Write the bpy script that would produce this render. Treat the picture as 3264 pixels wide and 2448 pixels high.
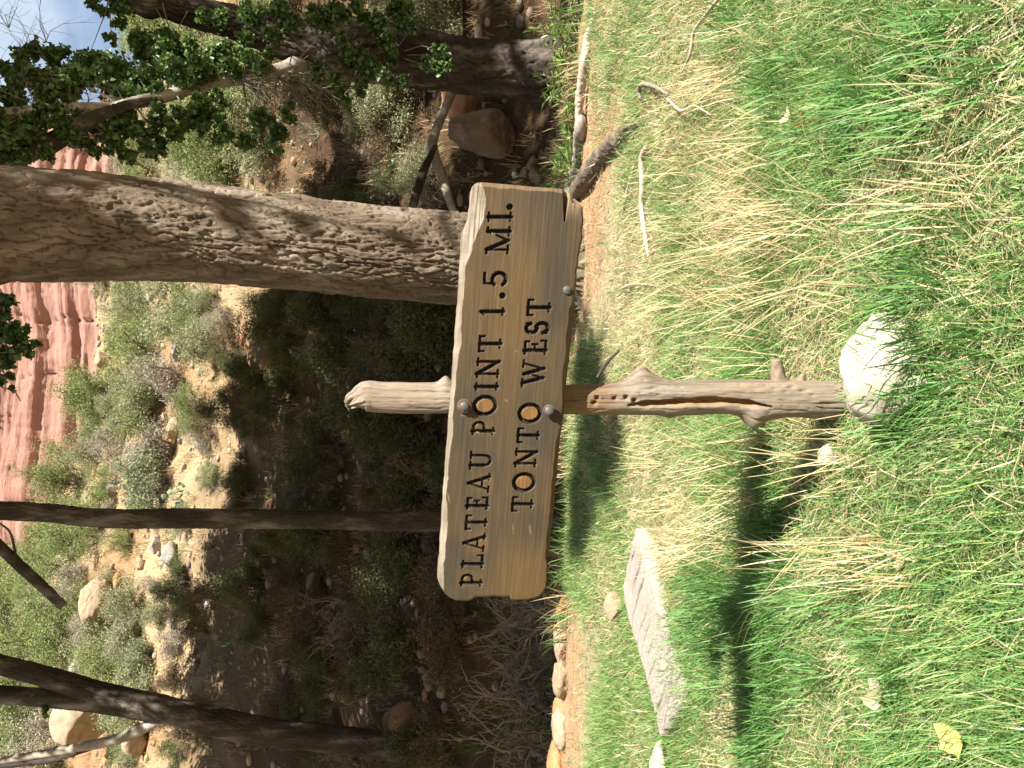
import bpy, bmesh, math, random
import numpy as np
from mathutils import Vector, Matrix
random.seed(7); RNG = np.random.default_rng(7)
scene = bpy.context.scene
COLL = scene.collection
for o in list(bpy.data.objects): bpy.data.objects.remove(o)

# ------------------------------------------------------------------ camera
PITCH = math.radians(5.0); CH = 0.90; FPX = 3264*28/36.0
cF = Vector((0, math.cos(PITCH), -math.sin(PITCH)))
cR = Vector((1, 0, 0))
cU = Vector((0, math.sin(PITCH), math.cos(PITCH)))
cam_d = bpy.data.cameras.new('camera'); cam = bpy.data.objects.new('camera', cam_d); COLL.objects.link(cam)
cam_d.lens = 28; cam_d.sensor_width = 36; cam_d.sensor_fit = 'HORIZONTAL'
cam_d.clip_start = 0.05; cam_d.clip_end = 2000
m3 = Matrix((-cU, cR, -cF)).transposed()          # the photograph was taken with the camera held on its side
cam.matrix_world = Matrix.Translation((0, 0, CH)) @ m3.to_4x4()
scene.camera = cam

# ------------------------------------------------------------------ sky and sun
SUN_EL = math.radians(42); SUN_AZ = math.radians(47)
S = Vector((math.sin(SUN_AZ)*math.cos(SUN_EL), -math.cos(SUN_AZ)*math.cos(SUN_EL), math.sin(SUN_EL)))
world = bpy.data.worlds.new('World'); scene.world = world; world.use_nodes = True
nt = world.node_tree; nt.nodes.clear()
wo = nt.nodes.new('ShaderNodeOutputWorld'); bg = nt.nodes.new('ShaderNodeBackground')
sky = nt.nodes.new('ShaderNodeTexSky'); sky.sky_type = 'NISHITA'; sky.sun_disc = False
sky.sun_elevation = SUN_EL; sky.sun_rotation = math.atan2(S.x, S.y); sky.air_density = 1.0; sky.dust_density = 0.35; sky.altitude = 1200
tcw = nt.nodes.new('ShaderNodeTexCoord'); mpw = nt.nodes.new('ShaderNodeMapping'); mpw.inputs['Scale'].default_value = (1.0, 1.0, 2.2)
nzw = nt.nodes.new('ShaderNodeTexNoise'); nzw.inputs['Scale'].default_value = 2.6; nzw.inputs['Detail'].default_value = 8; nzw.inputs['Roughness'].default_value = 0.6
crw = nt.nodes.new('ShaderNodeValToRGB'); crw.color_ramp.elements[0].position = 0.38; crw.color_ramp.elements[1].position = 0.70
mxw = nt.nodes.new('ShaderNodeMix'); mxw.data_type = 'RGBA'; mxw.inputs[7].default_value = (5.0, 5.8, 6.7, 1)
nt.links.new(tcw.outputs['Generated'], mpw.inputs[0]); nt.links.new(mpw.outputs[0], nzw.inputs['Vector'])
nt.links.new(nzw.outputs[0], crw.inputs[0]); nt.links.new(crw.outputs[0], mxw.inputs[0])
nt.links.new(sky.outputs[0], mxw.inputs[6]); nt.links.new(mxw.outputs[2], bg.inputs[0])
bg.inputs[1].default_value = 0.05
nt.links.new(bg.outputs[0], wo.inputs[0])
sun_d = bpy.data.lights.new('sun', 'SUN'); sun_d.energy = 5.0; sun_d.angle = math.radians(0.53); sun_d.color = (1.0, 0.95, 0.87)
sun = bpy.data.objects.new('sun', sun_d); COLL.objects.link(sun)
sun.rotation_euler = S.to_track_quat('Z', 'Y').to_euler(); sun.location = S*30
scene.view_settings.view_transform = 'Standard'; scene.view_settings.look = 'None'
scene.view_settings.gamma = 1.0; scene.view_settings.use_curve_mapping = False
scene.view_settings.exposure = 1.75

# ------------------------------------------------------------------ helpers
K = 3264/2212.0                                       # sketch pixels -> photograph pixels
def ray(sx, sy):
    u = 1224 - sy; v = sx - 1632
    return cF + cR*(u/FPX) - cU*(v/FPX)
def at(sx, sy, y):                                    # point on the vertical plane at distance y
    d = ray(sx, sy); t = y/d.y
    return Vector((d.x*t, y, CH + d.z*t))
def W(X, Y, y): return at(X*K, Y*K, y)
def h3(ix, iy, iz, seed):
    with np.errstate(over='ignore'):
        n = (ix.astype(np.uint32)*np.uint32(374761393) + iy.astype(np.uint32)*np.uint32(668265263)
             + iz.astype(np.uint32)*np.uint32(2246822519) + np.uint32(seed*3266489917 % 4294967296))
        n = (n ^ (n >> np.uint32(13)))*np.uint32(1274126177)
        n = (n ^ (n >> np.uint32(16)))*np.uint32(2654435761)
        n = n ^ (n >> np.uint32(15))
    return n.astype(np.float64)/4294967295.0*2-1
def vnoise(p, seed=0):
    p = np.asarray(p, float)
    i = np.floor(p).astype(np.int64); f = p - i; f = f*f*f*(f*(f*6-15)+10)
    out = 0
    for dx in (0, 1):
        wx = f[..., 0] if dx else 1-f[..., 0]
        for dy in (0, 1):
            wy = f[..., 1] if dy else 1-f[..., 1]
            for dz in (0, 1):
                wz = f[..., 2] if dz else 1-f[..., 2]
                out = out + wx*wy*wz*h3(i[..., 0]+dx, i[..., 1]+dy, i[..., 2]+dz, seed)
    return out
def fbm(p, octv=4, seed=0, lac=2.03, gain=0.5):
    p = np.asarray(p, float); a = 1.0; s = 0; tot = 0
    for k in range(octv):
        s = s + a*vnoise(p, seed+k*17); tot += a; a *= gain; p = p*lac + 11.7
    return s/tot
def sstep(a, b, x):
    t = np.clip((x-a)/(b-a), 0, 1); return t*t*(3-2*t)
def st(x, y, z): return np.stack(np.broadcast_arrays(x, y, z), -1).astype(float)

def mk(name, V, F, mat, parent=None, smooth=True, col=None, origin=None, attrs=None):
    V = np.asarray(V, np.float64).reshape(-1, 3)
    if origin is not None: V = V - np.array(origin)
    me = bpy.data.meshes.new(name)
    Fs = F if isinstance(F, list) and len(F) and isinstance(F[0], np.ndarray) and F[0].ndim == 2 else [np.asarray(F)]
    loops = np.concatenate([f.reshape(-1) for f in Fs]).astype(np.int32)
    sizes = np.concatenate([np.full(len(f), f.shape[1]) for f in Fs]).astype(np.int32)
    starts = np.concatenate([[0], np.cumsum(sizes)[:-1]]).astype(np.int32)
    me.vertices.add(len(V)); me.vertices.foreach_set('co', V.astype(np.float32).ravel())
    me.loops.add(len(loops)); me.loops.foreach_set('vertex_index', loops)
    me.polygons.add(len(sizes)); me.polygons.foreach_set('loop_start', starts); me.polygons.foreach_set('loop_total', sizes)
    if smooth: me.polygons.foreach_set('use_smooth', np.ones(len(sizes), bool))
    me.update(calc_edges=True)
    if col is not None:
        c = np.ones((len(V), 4), np.float32); c[:, :3] = col
        a = me.attributes.new('Col', 'FLOAT_COLOR', 'POINT'); a.data.foreach_set('color', c.ravel())
    if attrs:
        for k, v in attrs.items():
            a = me.attributes.new(k, 'FLOAT', 'POINT'); a.data.foreach_set('value', np.asarray(v, np.float32))
    if mat: me.materials.append(mat)
    o = bpy.data.objects.new(name, me); COLL.objects.link(o)
    if parent is not None: o.parent = parent
    elif origin is not None: o.location = origin
    return o
def tag(o, label, cat, group=None):
    o['label'] = label; o['category'] = cat
    if group: o['group'] = group
    return o
def thing(name, label, cat, loc=(0, 0, 0), group=None):
    o = bpy.data.objects.new(name, None); COLL.objects.link(o); o.location = loc; o.empty_display_size = 0.1
    return tag(o, label, cat, group)
def dup(root, loc, rotz=0.0, scale=1.0, label=None, group=None):
    r = root.copy(); COLL.objects.link(r); r.location = loc; r.rotation_euler = (0, 0, rotz); r.scale = (scale,)*3 if np.isscalar(scale) else scale
    if label: r['label'] = label
    if group: r['group'] = group
    for ch in list(root.children):
        c = ch.copy(); COLL.objects.link(c); c.parent = r
    return r
def cat_geo(parts):                                   # parts: list of (V, F[, col]) with equal face sizes
    vs, fs, cs, n = [], [], [], 0
    for p in parts:
        vs.append(p[0]); fs.append(p[1]+n); n += len(p[0])
        if len(p) > 2: cs.append(np.broadcast_to(p[2], p[0].shape))
    return (np.concatenate(vs), np.concatenate(fs), np.concatenate(cs) if cs else None)

def resample(P, R, n):
    P = np.asarray(P, float); R = np.asarray(R, float)
    # Catmull-Rom through the points
    Q = np.vstack([2*P[0]-P[1], P, 2*P[-1]-P[-2]]); r2 = np.concatenate([[R[0]], R, [R[-1]]])
    cl = np.concatenate([[0], np.cumsum(np.linalg.norm(np.diff(P, axis=0), axis=1))]); t = np.interp(np.linspace(0, cl[-1], n), cl, np.arange(len(P))); t = np.clip(t, 0, len(P)-1-1e-6); i = t.astype(int); f = (t-i)[:, None]
    a, b, c, d = Q[i], Q[i+1], Q[i+2], Q[i+3]
    out = 0.5*((2*b)+(-a+c)*f+(2*a-5*b+4*c-d)*f*f+(-a+3*b-3*c+d)*f**3)
    rr = r2[i+1]*(1-f[:, 0]) + r2[i+2]*f[:, 0]
    return out, rr
def frames(P):
    T = np.gradient(P, axis=0); T /= np.linalg.norm(T, axis=1)[:, None]+1e-12
    ref = np.array([0, -1.0, 0]) if abs(T[0][1]) < .9 else np.array([1.0, 0, 0])
    N = np.zeros_like(T); n = ref - T[0]*(ref@T[0]); N[0] = n/np.linalg.norm(n)
    for k in range(1, len(P)):
        n = N[k-1]-T[k]*(N[k-1]@T[k]); N[k] = n/(np.linalg.norm(n)+1e-12)
    B = np.cross(T, N)
    return T, N, B
def tube(P, R, n=None, seg=12, disp=None, cap=True):
    if n: P, R = resample(P, R, n)
    else: P = np.asarray(P, float); R = np.asarray(R, float)
    n = len(P); T, N, B = frames(P)
    ang = np.linspace(0, 2*np.pi, seg, endpoint=False)
    L = np.concatenate([[0], np.cumsum(np.linalg.norm(np.diff(P, axis=0), axis=1))])
    rad = np.repeat(R[:, None], seg, 1)
    if disp is not None: rad = rad + disp(ang[None, :]+0*rad, L[:, None]+0*rad, rad)
    V = P[:, None, :] + rad[..., None]*(np.cos(ang)[None, :, None]*N[:, None, :] + np.sin(ang)[None, :, None]*B[:, None, :])
    V = V.reshape(-1, 3)
    i = np.arange(n-1)[:, None]*seg; j = np.arange(seg)[None, :]; j2 = (j+1) % seg
    F = np.stack([i+j, i+j2, i+seg+j2, i+seg+j], -1).reshape(-1, 4)
    if cap:
        c0 = len(V); V = np.vstack([V, P[0], P[-1]])
        jj = np.arange(seg); k2 = (jj+1) % seg
        lo = np.stack([np.full(seg, c0), k2, jj, jj], -1); hi = np.stack([np.full(seg, c0+1), (n-1)*seg+jj, (n-1)*seg+k2, (n-1)*seg+k2], -1)
        lo3 = lo[:, :3]; hi3 = hi[:, :3]
        return V, [F, np.vstack([lo3, hi3])]
    return V, F

def tubes_joined(lines, seg=5):                       # many thin branches in one mesh: list of (P, R)
    parts = []
    for P, R in lines:
        V, F = tube(P, R, seg=seg, cap=False); parts.append((V, F))
    V, F, _ = cat_geo(parts); return V, F

# ------------------------------------------------------------------ materials
def mat_new(name):
    m = bpy.data.materials.new(name); m.use_nodes = True; n = m.node_tree; n.nodes.clear()
    out = n.nodes.new('ShaderNodeOutputMaterial'); b = n.nodes.new('ShaderNodeBsdfPrincipled')
    n.links.new(b.outputs[0], out.inputs[0]); b.inputs['Specular IOR Level'].default_value = 0.25
    return m, n, b, out
def nmul(n, a, b_col, fac=1.0, mode='MULTIPLY'):
    x = n.nodes.new('ShaderNodeMix'); x.data_type = 'RGBA'; x.blend_type = mode; x.inputs[0].default_value = fac
    n.links.new(a, x.inputs[6])
    if isinstance(b_col, tuple): x.inputs[7].default_value = b_col
    else: n.links.new(b_col, x.inputs[7])
    return x.outputs[2]
def nnoise(n, scale, detail=5, rough=0.55, stretch=None, coord='Object'):
    tc = n.nodes.new('ShaderNodeTexCoord'); mp = n.nodes.new('ShaderNodeMapping')
    n.links.new(tc.outputs[coord], mp.inputs[0])
    if stretch: mp.inputs['Scale'].default_value = stretch
    nz = n.nodes.new('ShaderNodeTexNoise'); nz.inputs['Scale'].default_value = scale; nz.inputs['Detail'].default_value = detail; nz.inputs['Roughness'].default_value = rough
    n.links.new(mp.outputs[0], nz.inputs['Vector']); return nz.outputs[0]
def nramp(n, src, stops):
    r = n.nodes.new('ShaderNodeValToRGB'); e = r.color_ramp.elements
    while len(e) < len(stops): e.new(0.5)
    for k, (p, c) in enumerate(stops): e[k].position = p; e[k].color = (*c, 1)
    n.links.new(src, r.inputs[0]); return r.outputs[0]
def nbump(n, b, src, strength=0.4, dist=0.01):
    x = n.nodes.new('ShaderNodeBump'); x.inputs['Strength'].default_value = strength; x.inputs['Distance'].default_value = dist
    n.links.new(src, x.inputs['Height']); n.links.new(x.outputs[0], b.inputs['Normal'])
def nattr(n, name='Col'):
    a = n.nodes.new('ShaderNodeAttribute'); a.attribute_name = name; return a.outputs['Color'] if name == 'Col' else a.outputs['Fac']

def mat_noise(name, stops, scale, rough=0.85, stretch=None, bump=0.4, bdist=0.01, detail=6, bscale=None, spec=0.2):
    m, n, b, o = mat_new(name)
    s = nnoise(n, scale, detail, 0.6, stretch); c = nramp(n, s, stops)
    n.links.new(c, b.inputs['Base Color']); b.inputs['Roughness'].default_value = rough; b.inputs['Specular IOR Level'].default_value = spec
    s2 = nnoise(n, bscale or scale*3, 6, 0.65, stretch); nbump(n, b, s2, bump, bdist)
    return m
def mat_leaf(name, transl=0.35, rough=0.5, spec=0.3):     # colour from the mesh, light passes through
    m, n, b, o = mat_new(name)
    c = nattr(n); n.links.new(c, b.inputs['Base Color']); b.inputs['Roughness'].default_value = rough; b.inputs['Specular IOR Level'].default_value = spec
    t = n.nodes.new('ShaderNodeBsdfTranslucent'); n.links.new(c, t.inputs[0])
    mx = n.nodes.new('ShaderNodeMixShader'); mx.inputs[0].default_value = transl
    n.links.new(b.outputs[0], mx.inputs[1]); n.links.new(t.outputs[0], mx.inputs[2]); n.links.new(mx.outputs[0], o.inputs[0])
    return m
M = {}
M['leaf'] = mat_leaf('leaf', 0.25, 0.38, 0.5)
M['grass'] = mat_leaf('grass', 0.38, 0.5, 0.35)
M['bush'] = mat_leaf('bush_leaf', 0.35, 0.6, 0.2)
M['bark'] = mat_noise('bark', [(0.25, (.066, .045, .028)), (0.5, (.140, .107, .077)), (0.75, (.26, .22, .175))], 9, stretch=(1, 1, .22), bump=0.9, bdist=0.025, bscale=38)
M['bark_dark'] = mat_noise('bark_dark', [(0.34, (.026, .020, .015)), (0.52, (.058, .046, .036)), (0.70, (.19, .165, .14))], 6, stretch=(1, 1, .3), bump=0.8, bdist=0.02, bscale=40)  # pale mottling in the colour stands in for sun dapples on shaded trunks
M['bark_pale'] = mat_noise('bark_pale', [(0.3, (.18, .155, .125)), (0.7, (.38, .335, .28))], 12, bump=0.4)
M['twig'] = mat_noise('twig', [(0.3, (.12, .095, .072)), (0.7, (.27, .23, .185))], 14, bump=0.3)
M['twig_pale'] = mat_noise('twig_pale', [(0.3, (.26, .215, .16)), (0.7, (.46, .40, .32))], 20, bump=0.3, bdist=0.004)
M['bushwood'] = mat_noise('bushwood', [(0.3, (.05, .04, .035)), (0.7, (.13, .105, .085))], 10, bump=0.2)
M['rock_pale'] = mat_noise('rock_pale', [(0.25, (.25, .205, .145)), (0.5, (.37, .325, .255)), (0.75, (.46, .415, .34))], 9, bump=0.6, bdist=0.006, bscale=60)
M['rock_grey'] = mat_noise('rock_grey', [(0.25, (.17, .15, .13)), (0.75, (.33, .295, .26))], 5, bump=0.6, bdist=0.02, bscale=22)
M['rock_tan'] = mat_noise('rock_tan', [(0.25, (.20, .14, .09)), (0.75, (.35, .265, .18))], 4, bump=0.7, bdist=0.03, bscale=18)
M['rock_red'] = mat_noise('rock_red', [(0.25, (.26, .13, .07)), (0.75, (.44, .25, .15))], 4, bump=0.7, bdist=0.03, bscale=18)
M['rock_orange'] = mat_noise('rock_orange', [(0.25, (.24, .11, .045)), (0.75, (.37, .21, .10))], 4, bump=0.7, bdist=0.03, bscale=18)
M['rock_brown'] = mat_noise('rock_brown', [(0.25, (.13, .085, .055)), (0.75, (.27, .21, .16))], 4, bump=0.7, bdist=0.03, bscale=18)
M['cactus'] = mat_noise('cactus', [(0.3, (.12, .175, .10)), (0.7, (.20, .27, .16))], 20, bump=0.2)
m, n, b, o = mat_new('metal_zinc'); b.inputs['Metallic'].default_value = 0.35; b.inputs['Base Color'].default_value = (.085, .088, .085, 1); b.inputs['Roughness'].default_value = 0.55
nbump(n, b, nnoise(n, 260, 4), 0.25, 0.001); M['zinc'] = m
m, n, b, o = mat_new('metal_rust'); b.inputs['Metallic'].default_value = 0.3; b.inputs['Roughness'].default_value = 0.75
n.links.new(nramp(n, nnoise(n, 120, 5), [(0.3, (.055, .028, .017)), (0.6, (.10, .062, .042)), (0.8, (.16, .13, .11))]), b.inputs['Base Color']); M['rust'] = m

# ground: colour map in the mesh, grain in the shader
m, n, b, o = mat_new('ground'); c = nattr(n)
c = nmul(n, c, nramp(n, nnoise(n, 14, 8, 0.7), [(0.25, (.55, .52, .50)), (0.5, (.95, .95, .95)), (0.75, (1.3, 1.25, 1.2))]))
c = nmul(n, c, nramp(n, nnoise(n, 1.1, 6, 0.65), [(0.3, (.75, .74, .72)), (0.7, (1.2, 1.18, 1.14))]))
n.links.new(c, b.inputs['Base Color']); b.inputs['Roughness'].default_value = 0.95; b.inputs['Specular IOR Level'].default_value = 0.1
nbump(n, b, nnoise(n, 38, 8, 0.75), 0.8, 0.03); M['ground'] = m
# red cliff
m, n, b, o = mat_new('cliff')
c = nramp(n, nnoise(n, 0.35, 7, 0.65, (0.10, 0.10, 2.6)), [(0.25, (.215, .112, .082)), (0.5, (.27, .148, .112)), (0.75, (.315, .19, .15))])
c = nmul(n, c, nramp(n, nnoise(n, 0.6, 7, 0.7, (1, 1, 0.22)), [(0.3, (.86, .83, .81)), (0.6, (1.05, 1.04, 1.03))]))
n.links.new(c, b.inputs['Base Color']); b.inputs['Roughness'].default_value = 0.95
nbump(n, b, nnoise(n, 0.7, 8, 0.7, (.6, .6, 2.4)), 0.7, 0.35); M['cliff'] = m

# ------------------------------------------------------------------ terrain
def edge_y(x): return 5.55 - 0.2*np.clip(x, -6, 4) + 0.10*np.sin(x*2.3+.5) + 0.16*vnoise(st(x*1.4, 0*x, 0), 91) + 0.10*vnoise(st(x*4.3, 0*x, 3), 92)
def zt(x, y, fine=True):
    x = np.asarray(x, float); y = np.asarray(y, float)
    d = y - edge_y(x)
    z = -0.22*sstep(-0.02, 0.45, d)
    foot = 8.0 + 0.25*np.sin(x*0.6)
    t = np.maximum(y-foot, 0)
    lean = 0.955 + 0.27*sstep(0, -12, x) - 0.13*sstep(4.5, 14, x)
    up = 0.62*np.minimum(t, 26) + 0.30*np.clip(t-26, 0, 30) + 0.12*np.maximum(t-56, 0)
    z = z + up*lean*sstep(-.2, 1.5, y-foot+.2)
    side = np.maximum(np.maximum(-14-y, 0), np.maximum(np.abs(x)-(20+.55*np.clip(y, 0, 80)), 0)); z = z + .85*np.minimum(side, 48)*sstep(0, 6, side)  # unseen rising ground behind and beside, added and steepened to block sky light
    A = sstep(8, 14, y)
    z = z + A*0.45*fbm(st(x*.22, y*.22, 0), 4, 3) + A*sstep(30, 60, y)*1.2*fbm(st(x*.07, y*.07, 5), 3, 9)
    z = z - A*0.25*np.abs(fbm(st(x*.5, y*.16, 2), 3, 21))*2
    if fine:
        near = 1 - sstep(7, 10, y)
        z = z + near*(0.020*fbm(st(x*1.9, y*1.9, 0), 3, 31)) + sstep(-.1, .5, d)*0.06*fbm(st(x*2.6, y*2.6, 0), 4, 41)
        z = z + A*0.10*fbm(st(x*1.6, y*1.6, 0), 4, 51)
    return z
def gz(x, y): return float(zt(np.array([x]), np.array([y]))[0])
def G(X, Y, zoff=0.0):                                # sketch pixel -> point on the terrain
    d = ray(X*K, Y*K); ts = np.geomspace(.9, 110.0, 300)/d.y
    px, py, pz = d.x*ts, d.y*ts, CH + d.z*ts
    zz_ = zt(px, py); gap = pz-zz_-zoff; hit = np.nonzero(gap < 0)[0]; k = max(1, hit[0] if len(hit) else len(ts)-1)
    f = float(np.clip(gap[k-1]/(gap[k-1]-gap[k]+1e-9), 0, 1)); L_ = lambda q: float(q[k-1]*(1-f)+q[k]*f)
    return Vector((L_(px), L_(py), L_(zz_)))

def graded(lo, hi, c0, c1, fine, growth):
    a = list(np.arange(c0, c1, fine)); s = fine
    while a[-1] < hi: s *= growth; a.append(a[-1]+s)
    s = fine
    while a[0] > lo: s *= growth; a.insert(0, a[0]-s)
    return np.array(a)
gx = graded(-260, 260, -3.4, 3.4, 0.05, 1.04); gy = graded(-60, 320, 0.8, 9.5, 0.06, 1.028)
XX, YY = np.meshgrid(gx, gy); ZZ = zt(XX, YY)
d = YY - edge_y(XX)
thatch = np.array([.38, .32, .20]); sand = np.array([.38, .235, .14]); litter = np.array([.085, .052, .031]); slope = np.array([.30, .225, .135]); slope2 = np.array([.27, .155, .085])  # litter is leaf-litter soil, its colour darkened further to deepen the shade
n1 = fbm(st(XX*1.2, YY*1.2, 0), 4, 61); n2 = fbm(st(XX*.35, YY*.35, 3), 4, 71)
colr = np.ones(XX.shape+(3,))*thatch
k = sstep(-1.25, -.55, d + 0.5*n1 - .7*sstep(.6, .2, XX)*sstep(-2.0, -1.5, XX) + 0.25*sstep(.3, 1.4, XX) - 0.1)[..., None]; colr = colr*(1-k)+sand*k
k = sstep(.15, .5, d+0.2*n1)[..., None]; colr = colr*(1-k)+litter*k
k = sstep(14.5, 19, YY+3*n2)[..., None]; colr = colr*(1-k)+slope*k  # dark litter carried up the bank to paint in deeper shade there
k = (sstep(13, 18, YY)*sstep(0.05, .35, n2))[..., None]; colr = colr*(1-k)+slope2*k
ny, nx = XX.shape
i = np.arange(ny-1)[:, None]*nx; j = np.arange(nx-1)[None, :]
Fg = np.stack([i+j, i+j+1, i+nx+j+1, i+nx+j], -1).reshape(-1, 4)
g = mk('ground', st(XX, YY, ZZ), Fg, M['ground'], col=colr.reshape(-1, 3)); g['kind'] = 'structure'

# red cliff beyond the slope
def build_cliff():
    xs = np.concatenate([np.linspace(-95, -42, 30)[:-1], np.linspace(-42, 44, 330)]); ss = np.linspace(0, 1, 190)
    X, T = np.meshgrid(xs, ss)
    top = 57 - 22*sstep(22, 40, X) + 5*fbm(st(X*.05, 0*X, 3), 3, 5)
    base = 24.0 - 3*sstep(5, 30, X)
    Z = base + (top-base)*T
    # stepped strata: shelves at the foot, sheer wall above
    prof = 7.0*sstep(0, .10, T) + 3.0*sstep(.10, .13, T)*0 + 2.2*sstep(.22, .24, T) + 2.4*sstep(.42, .45, T) + 2.6*sstep(.66, .7, T) + 6*sstep(.93, 1, T)
    bul = 0.9*fbm(st(X*.05, T*.6, 0), 3, 8) + .30*np.round(2.5*vnoise(st(X*.30+.8*vnoise(st(X*.3, T*9, 1), 3), T*5, 4), 12))/2.5 + .12*np.round(2*vnoise(st(X*.5, T*12, 4), 18))/2
    strata = 0.55*np.round(3*fbm(st(X*.004, T*30+.5*vnoise(st(X*.06, T*3, 0), 5), 1), 2, 14))/3 + 0.34*fbm(st(X*.16, T*34, 2), 5, 15, 2.1, .55) + .5*np.clip(1-np.abs(vnoise(st(X*.35+.3*vnoise(st(X*.2, T*12, 3), 6), T*1.5, 9), 31))/.06, 0, 1)*(-1)
    Y = 74 + prof - bul - strata + 0.004*(X-10)**2*0 + 26*sstep(26, 44, X)
    V = st(X, Y, Z).reshape(-1, 3); ny, nx = X.shape
    i = np.arange(ny-1)[:, None]*nx; j = np.arange(nx-1)[None, :]
    F = np.stack([i+j, i+j+1, i+nx+j+1, i+nx+j], -1).reshape(-1, 4)
    # plateau behind the rim
    rim = np.arange(nx)+(ny-1)*nx; back = V[rim].copy(); back[:, 1] += 120; k0 = len(V); V = np.vstack([V, back])
    jj = np.arange(nx-1); F = np.vstack([F, np.stack([rim[jj], rim[jj+1], k0+jj+1, k0+jj], -1)])
    o = mk('cliff', V, F, M['cliff'], smooth=False); o['kind'] = 'structure'
build_cliff()

# ------------------------------------------------------------------ trail sign
BY = 1.606; YAW = math.radians(4.0); TILT = math.radians(-4.4)
e_x = Vector((math.cos(YAW), -math.sin(YAW), 0)); e_n = Vector((-math.sin(YAW), -math.cos(YAW), 0))
bx_ = e_x*math.cos(TILT) + Vector((0, 0, 1))*math.sin(TILT); bz_ = -e_x*math.sin(TILT) + Vector((0, 0, 1))*math.cos(TILT)
sign_base = Vector((at(2717, 1270, 1.68).x, 1.68, 0)); sign_base.z = gz(sign_base.x, 1.68)
B0 = at(1620, 1270, BY)                               # board origin, on its front face
def bpx(sx, sy):                                      # photograph pixel -> board coordinates
    d = ray(sx, sy); C = Vector((0, 0, CH)); t = (B0-C).dot(e_n)/d.dot(e_n); p = C+d*t-B0
    return p.dot(bx_), p.dot(bz_)
sign = thing('trail_sign', 'brown wooden trail sign with carved lettering bolted to a weathered post', 'sign', sign_base)

STROKE = dict(T=.078, M=.056, S=.041)
def arc(cx, cy, rx, ry, a0, a1, n=14):
    a = np.radians(np.linspace(a0, a1, n)); return [(cx+rx*math.cos(q), cy+ry*math.sin(q)) for q in a]
LET = {
 'P': [('T', [(.27, 0), (.27, 1)]), ('S', [(.02, .03), (.52, .03)]), ('S', [(.02, .97), (.3, .97)]), ('M', [(.27, .96), (.58, .96)]+arc(.58, .71, .36, .25, 88, -88)+[(.27, .46)])],
 'L': [('T', [(.27, 0), (.27, 1)]), ('S', [(.02, .97), (.54, .97)]), ('M', [(.02, .03), (.96, .03)]), ('S', [(.96, .03), (.97, .26)])],
 'A': [('S', [(.14, .02), (.48, 1)]), ('T', [(.48, 1), (.84, .02)]), ('S', [(.27, .34), (.72, .34)]), ('S', [(0, .02), (.3, .02)]), ('S', [(.68, .02), (1, .02)])],
 'T': [('M', [(.04, .96), (.96, .96)]), ('S', [(.03, .96), (.03, .74)]), ('S', [(.97, .96), (.97, .74)]), ('T', [(.5, 0), (.5, .96)]), ('S', [(.25, .03), (.75, .03)])],
 'E': [('T', [(.25, 0), (.25, 1)]), ('M', [(.02, .96), (.9, .96)]), ('S', [(.91, .96), (.91, .78)]), ('S', [(.25, .52), (.68, .52)]), ('S', [(.7, .64), (.7, .4)]), ('M', [(.02, .03), (.95, .03)]), ('S', [(.96, .03), (.97, .25)])],
 'U': [('T', [(.22, .97), (.22, .34)]), ('M', [(.22, .34)]+arc(.5, .34, .28, .31, 180, 360)+[(.78, .97)]), ('S', [(0, .97), (.42, .97)]), ('S', [(.6, .97), (1, .97)])],
 'O': [('T', arc(.5, .5, .45, .49, 0, 360, 30))],
 'I': [('T', [(.5, 0), (.5, 1)]), ('S', [(.04, .03), (.96, .03)]), ('S', [(.04, .97), (.96, .97)])],
 'N': [('M', [(.18, 0), (.18, 1)]), ('T', [(.18, 1), (.82, 0)]), ('M', [(.82, 0), (.82, 1)]), ('S', [(0, .97), (.2, .97)]), ('S', [(0, .03), (.38, .03)]), ('S', [(.62, .97), (1, .97)])],
 '1': [('T', [(.58, 0), (.58, 1)]), ('S', [(.58, 1), (.12, .86)]), ('S', [(.08, .03), (1, .03)])],
 '5': [('M', [(.24, .95), (.9, .97)]), ('S', [(.24, .95), (.18, .54)]), ('T', arc(.48, .31, .44, .30, 138, -140, 20))],
 '.': [('D', [(.5, .09), (.5, .10)])],
 'M': [('S', [(.15, 0), (.15, .97)]), ('T', [(.15, .97), (.5, .05)]), ('S', [(.5, .05), (.85, .97)]), ('T', [(.85, .97), (.85, 0)]), ('S', [(0, .03), (.3, .03)]), ('S', [(.68, .03), (1, .03)]), ('S', [(0, .97), (.17, .97)]), ('S', [(.85, .97), (1, .97)])],
 'W': [('T', [(.13, .97), (.33, .02)]), ('S', [(.33, .02), (.52, .92)]), ('T', [(.48, .92), (.68, .02)]), ('S', [(.68, .02), (.88, .97)]), ('S', [(0, .97), (.28, .97)]), ('S', [(.74, .97), (1, .97)])],
 'S': [('T', arc(.5, .73, .40, .25, 15, 262, 16)+arc(.5, .27, .43, .27, 80, -168, 16)), ('S', [(.9, .76), (.92, .98)]), ('S', [(.07, .22), (.05, .02)])],
}
def lin(y0, v0, y1, v1): return lambda y: v0+(v1-v0)*(y-y0)/(y1-y0)
cap1, bas1 = lin(1850, 1467, 690, 1553), lin(1850, 1538, 690, 1634)
cap2, bas2 = lin(1607, 1629, 980, 1678), lin(1607, 1700, 980, 1757)
TEXT = [(c, a, b_, cap1, bas1) for c, a, b_ in [('P', 1871, 1829), ('L', 1812, 1767), ('A', 1762, 1699), ('T', 1692, 1640), ('E', 1625, 1583), ('A', 1573, 1507), ('U', 1500, 1436),
        ('P', 1389, 1341), ('O', 1328, 1258), ('I', 1246, 1220), ('N', 1207, 1138), ('T', 1125, 1067), ('1', 1008, 982), ('.', 951, 934), ('5', 917, 863), ('M', 814, 719), ('I', 708, 675), ('.', 667, 652)]]
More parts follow.
